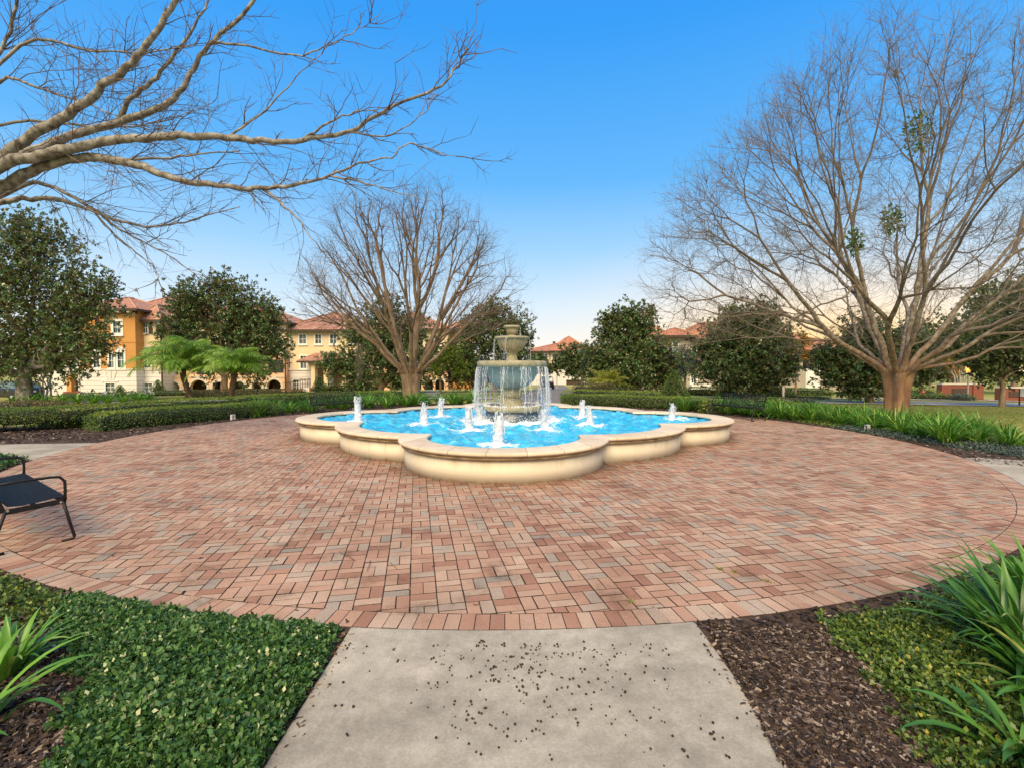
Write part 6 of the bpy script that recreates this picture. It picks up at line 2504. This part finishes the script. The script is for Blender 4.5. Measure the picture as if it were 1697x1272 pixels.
# ================================================================== STREET THINGS
def brick_wall_sign(px0, px1, D, top, label):
    a, c = at(px0, 0, D), at(px1, 0, D)
    z = float(hz((a[0] + c[0]) / 2, D))
    root = empty('brick_wall', ((a[0] + c[0]) / 2, D, z), 0, label, 'wall', 'brick walls by the entrance road')
    w = (c[0] - a[0]) / 2
    b = MB()
    b.box((-w, 0, -.1), (w, .35, top))
    b.box((w - .75, -.10, -.1), (w + .08, .45, top + .03))
    b.box((-w - .05, -.06, -.1), (-w + .5, .42, top + .03))
    b.build('wall', M['red_brick'], root)
    k = MB()
    k.box((-w - .04, -.07, top + .032), (w + .12, .48, top + .14))
    k.build('coping', M['stone_cap'], root, .01)
    p = MB()
    p.box((-w * .5, -.05, top * .38), (w * .35, -.002, top * .78))
    p.build('panel', M['fascia'], root)


brick_wall_sign(1579, 1647, 38.5, 1.15, 'low brick wall with a pale coping on the far lawn by the road')
brick_wall_sign(1679, 1735, 38.5, 1.0, 'second brick wall at the right edge across the path')


def lamp_post(px, ytop, D, label):
    p = at(px, ytop, D)
    z0 = float(hz(p[0], D))
    h = p[2] - z0
    root = empty('street_lamp', (p[0], D, z0), 0, label, 'street lamp', 'lit street lamps')
    b = MB()
    b.lathe([(.13, 0), (.13, .25), (.075, .32), (.06, .5), (.048, h - .38), (.07, h - .35), (.07, h - .3)], n=14)
    b.build('pole', M['pole'], root)
    b = MB()
    b.lathe([(.08, h - .29), (.13, h - .2), (.17, h - .02), (.15, h + .12), (.06, h + .2)], n=14)
    b.build('globe', M['lamp_glow'], root)
    b = MB()
    b.lathe([(.19, h + .14), (.12, h + .24), (.03, h + .34), (.015, h + .42)], n=14)
    b.build('cap', M['fascia'], root)


lamp_post(1605, 611, 36, 'lit street lamp with an orange globe before the brick wall on the right')
lamp_post(923, 612, 66, 'lit street lamp beside the street near the distant tan house')


def post(name, px, ybot, ytop, D, label, cat, w=.05, mat='pole'):
    p = at(px, ytop, D)
    z0 = float(hz(p[0], D))
    root = empty(name, (p[0], D, z0), 0, label, cat)
    b = MB()
    b.tube([(0, 0, -.1), (0, 0, p[2] - z0)], w, 10)
    b.build('pole', M[mat], root)
    return root, p[2] - z0


post('wooden_post', 1298.5, 0, 640, 31, 'bare grey post standing in the low hedge behind the angled bench', 'post', .07, 'stone_cap')
rt, h = post('sign_post', 1690, 0, 644, 28.5, 'pale sign on a thin dark post at the right edge', 'sign', .035, 'fascia')
b = MB()
b.box((-.02, -.05, h - .45), (.75, -.036, h + .02))
b.build('panel', M['white_paint'], rt, .004)


def garden_light(px, py, label):
    g = gnd(px, py)
    root = empty('garden_light', (g[0], g[1], g[2]), math.atan2(g[0] - FX, -(g[1] - CD)) + PI, label, 'garden light', 'small white garden lights at the plaza edge')
    b = MB()
    b.box((-.085, -.05, .05), (-.055, .05, .24))
    b.box((.055, -.05, .05), (.085, .05, .24))
    b.box((-.085, -.05, .241), (.085, .05, .275))
    b.box((-.05, .02, .06), (.05, .045, .23))
    b.build('housing', M['white_plastic'], root, .006)
    b = MB()
    b.tube([(0, .0, -.05), (0, .0, .06)], .015, 8)
    b.build('stake', M['black'], root)
    root.scale = (.78, .78, .78)


garden_light(386, 697, 'small white garden light in front of the low left hedge')
garden_light(1437, 716, 'small white garden light in the mulch before the right bed')

hy = gnd(1386, 658)
hr = empty('fire_hydrant', tuple(at(1388, 0, 42) * [1, 1, 0] + [0, 0, float(hz(at(1388, 0, 42)[0], 42))]), 0, 'small red hydrant on the far lawn right of the thick rust trunk', 'hydrant')
hr.location = (at(1547, 0, 37)[0], 37, float(hz(at(1547, 0, 37)[0], 37)))
b = MB()
b.lathe([(.16, 0), (.16, .06), (.11, .07), (.105, .45), (.14, .46), (.14, .5), (.11, .58), (.04, .66), (.035, .70)], n=18)
b.build('body', M['hydrant'], hr)
b = MB()
b.tube([(-.2, 0, .36), (.2, 0, .36)], .055, 10)
b.tube([(0, -.18, .34), (0, .0, .34)], .07, 10)
b.build('nozzle', M['hydrant'], hr)


def car(px, D, rz, label):
    p = at(px, 0, D)
    root = empty('parked_car', (p[0], D, float(hz(p[0], D)) + .03), rz, label, 'car')
    # y runs from the tail (negative) to the nose; cross sections along the length
    secs = [(-2.2, .80, .42, .95), (-2.1, .90, .34, 1.02), (-1.3, .92, .30, 1.04), (.9, .92, .30, 1.02), (1.7, .88, .32, .95), (2.2, .80, .40, .80)]
    V, F = [], []
    for y, w, z0, z1 in secs:
        V += [(-w * .92, y, z0), (-w, y, z0 + .18), (-w, y, z1 - .12), (-w * .93, y, z1), (w * .93, y, z1), (w, y, z1 - .12), (w, y, z0 + .18), (w * .92, y, z0)]
    for k in range(len(secs) - 1):
        for i in range(8):
            j = (i + 1) % 8
            F.append((k * 8 + i, k * 8 + j, k * 8 + 8 + j, k * 8 + 8 + i))
    F += [tuple(range(8))[::-1], tuple(range(len(V) - 8, len(V)))]
    b = MB()
    b.add(V, F)
    # cabin
    cab = [(-2.08, .86, 1.0), (-1.75, .74, 1.62), (.1, .74, 1.66), (1.0, .86, 1.0)]
    V = []
    for y, w, z in cab:
        V += [(-w, y, z), (w, y, z)]
    b.add(V, [(0, 1, 3, 2), (2, 3, 5, 4), (4, 5, 7, 6), (0, 2, 4, 6), (1, 7, 5, 3)])
    b.build('body', M['car_dark'], root, .03)
    b = MB()
    b.add([(-.72, -2.06, 1.08), (.72, -2.06, 1.08), (.64, -1.82, 1.54), (-.64, -1.82, 1.54)], [(0, 1, 2, 3)])
    b.add([(-.70, .93, 1.07), (.70, .93, 1.07), (.66, .20, 1.60), (-.66, .20, 1.60)], [(3, 2, 1, 0)])
    for s in (-1, 1):
        b.add([(s * .865, -1.7, 1.06), (s * .865, .7, 1.06), (s * .765, .05, 1.57), (s * .765, -1.6, 1.55)], [(0, 1, 2, 3)])
    b.build('window', M['glass'], root)
    for x in (-.86, .86):
        for y in (-1.35, 1.4):
            t = MB()
            t.lathe([(.20, -.12), (.33, -.11), (.345, 0), (.33, .11), (.20, .12)], n=22)
            o = t.build('wheel', M['rubber'], root)
            o.location = (x, y, .345)
            o.rotation_euler = (0, PI / 2, 0)
            h_ = MB()
            h_.lathe([(.02, -.125), (.20, -.118), (.20, .118), (.02, .125)], n=16)
            h_.build('rim', M['bolt'], o)
    for s in (-1, 1):
        b = MB()
        b.box((s * .84 - .07, -2.235, .78), (s * .84 + .04, -2.12, 1.10))
        b.build('tail_light', M['tail_light'], root, .02)
    b = MB()
    b.box((-.26, -2.235, .72), (.26, -2.212, .86))
    b.build('licence_plate', M['plate'], root)
    b = MB()
    b.box((-.82, -2.30, .38), (.82, -2.15, .58))
    b.build('bumper', M['rubber'], root, .03)


car(907, 64, R(-3), 'dark car seen from behind on the street right of the fountain')
car(2, 42, R(75), 'dark car parked at the far left edge beyond the big magnolia')

# ================================================================== CAMERA, SKY, SUN
cam = bpy.data.cameras.new('camera')
cam.sensor_width = 36
cam.lens = 36 * FPX / 1697
cam.clip_end = 2000
cam.clip_start = 0.05
co = bpy.data.objects.new('camera', cam)
COL.objects.link(co)
co.location = (0, 0, CAMH)
co.rotation_euler = (PI / 2 - PITCH, 0, 0)
scene.camera = co

SUN_EL, SUN_AZ = R(47), R(192)      # broad front light added behind the viewer's left shoulder; sunset glows ahead right
w = bpy.data.worlds.new('World')
scene.world = w
w.use_nodes = True
nt = w.node_tree
bg = nt.nodes['Background']
sky = nt.nodes.new('ShaderNodeTexSky')
sky.sky_type = 'NISHITA'
sky.sun_disc = False
sky.sun_elevation = SUN_EL
sky.sun_rotation = SUN_AZ
sky.air_density = 1.0
sky.dust_density = 0.35
sky.ozone_density = 4.0
sepw = N(nt, 'ShaderNodeSeparateXYZ')
tcw = N(nt, 'ShaderNodeTexCoord')
nt.links.new(tcw.outputs['Generated'], sepw.inputs[0])
er = ramp(nt, [(0.0, (.98, .90, .78)), (.05, (.92, .91, .89)), (.12, (.70, .85, .97)), (.23, (.36, .66, .98)), (.35, (.13, .48, .96)), (.56, (.038, .345, .93)), (1.0, (.02, .23, .80))])
nt.links.new(sepw.outputs[2], er.inputs[0])
# pale warm fill added to the sky behind the viewer, front-lighting the houses
bk = N(nt, 'ShaderNodeMapRange', interpolation_type='SMOOTHSTEP')
bk.inputs['From Min'].default_value = 0.15
bk.inputs['From Max'].default_value = -0.75
bk.inputs['To Max'].default_value = 0.75
nt.links.new(sepw.outputs[1], bk.inputs['Value'])
mxw = N(nt, 'ShaderNodeMix', data_type='RGBA')
nt.links.new(bk.outputs[0], mxw.inputs[0])
nt.links.new(er.outputs[0], mxw.inputs[6])
mxw.inputs[7].default_value = (1.0, .88, .70, 1)
sc_ = N(nt, 'ShaderNodeVectorMath', operation='SCALE')
sc_.inputs['Scale'].default_value = 0.1
nt.links.new(sky.outputs[0], sc_.inputs[0])
tint = N(nt, 'ShaderNodeMix', data_type='RGBA')
tint.inputs[0].default_value = 0.08
nt.links.new(mxw.outputs[2], tint.inputs[6])
nt.links.new(sc_.outputs[0], tint.inputs[7])
# afterglow of the evening low in the sky to the right
GAZ = R(32)
dt = N(nt, 'ShaderNodeVectorMath', operation='DOT_PRODUCT')
dt.inputs[1].default_value = (math.sin(GAZ), math.cos(GAZ), -0.02)
mpw = N(nt, 'ShaderNodeVectorMath', operation='MULTIPLY')
mpw.inputs[1].default_value = (1, 1, 2.4)
nrmw = N(nt, 'ShaderNodeVectorMath', operation='NORMALIZE')
nt.links.new(tcw.outputs['Generated'], mpw.inputs[0])
nt.links.new(mpw.outputs[0], nrmw.inputs[0])
nt.links.new(nrmw.outputs[0], dt.inputs[0])
gr = ramp(nt, [(0.0, (0, 0, 0)), (0.80, (0, 0, 0)), (0.90, (.12, .12, .12)), (0.96, (.45, .45, .45)), (0.99, (.88, .88, .88)), (1.0, (.97, .97, .97))])
nt.links.new(dt.outputs['Value'], gr.inputs[0])
ad = N(nt, 'ShaderNodeMix', data_type='RGBA')
nt.links.new(gr.outputs[0], ad.inputs[0])
nt.links.new(tint.outputs[2], ad.inputs[6])
ad.inputs[7].default_value = (1.35, .88, .36, 1)
up = N(nt, 'ShaderNodeVectorMath', operation='SCALE')
up.inputs['Scale'].default_value = 10.0
nt.links.new(ad.outputs[2], up.inputs[0])
nt.links.new(up.outputs[0], bg.inputs[0])
bg.inputs[1].default_value = 0.10
sl = bpy.data.lights.new('sun', 'SUN')
sl.energy = 4.6
sl.angle = R(40)
sl.color = (1.0, .80, .52)
so = bpy.data.objects.new('sun', sl)
COL.objects.link(so)
sd = Vector((math.sin(SUN_AZ) * math.cos(SUN_EL), math.cos(SUN_AZ) * math.cos(SUN_EL), math.sin(SUN_EL)))
so.rotation_euler = sd.to_track_quat('Z', 'Y').to_euler()
vs = scene.view_settings
vs.view_transform = 'Standard'
vs.look = 'None'
vs.exposure = 0.12
vs.gamma = 1.0
scene.cycles.use_denoising = True
scene.cycles.max_bounces = 6
scene.cycles.transparent_max_bounces = 12
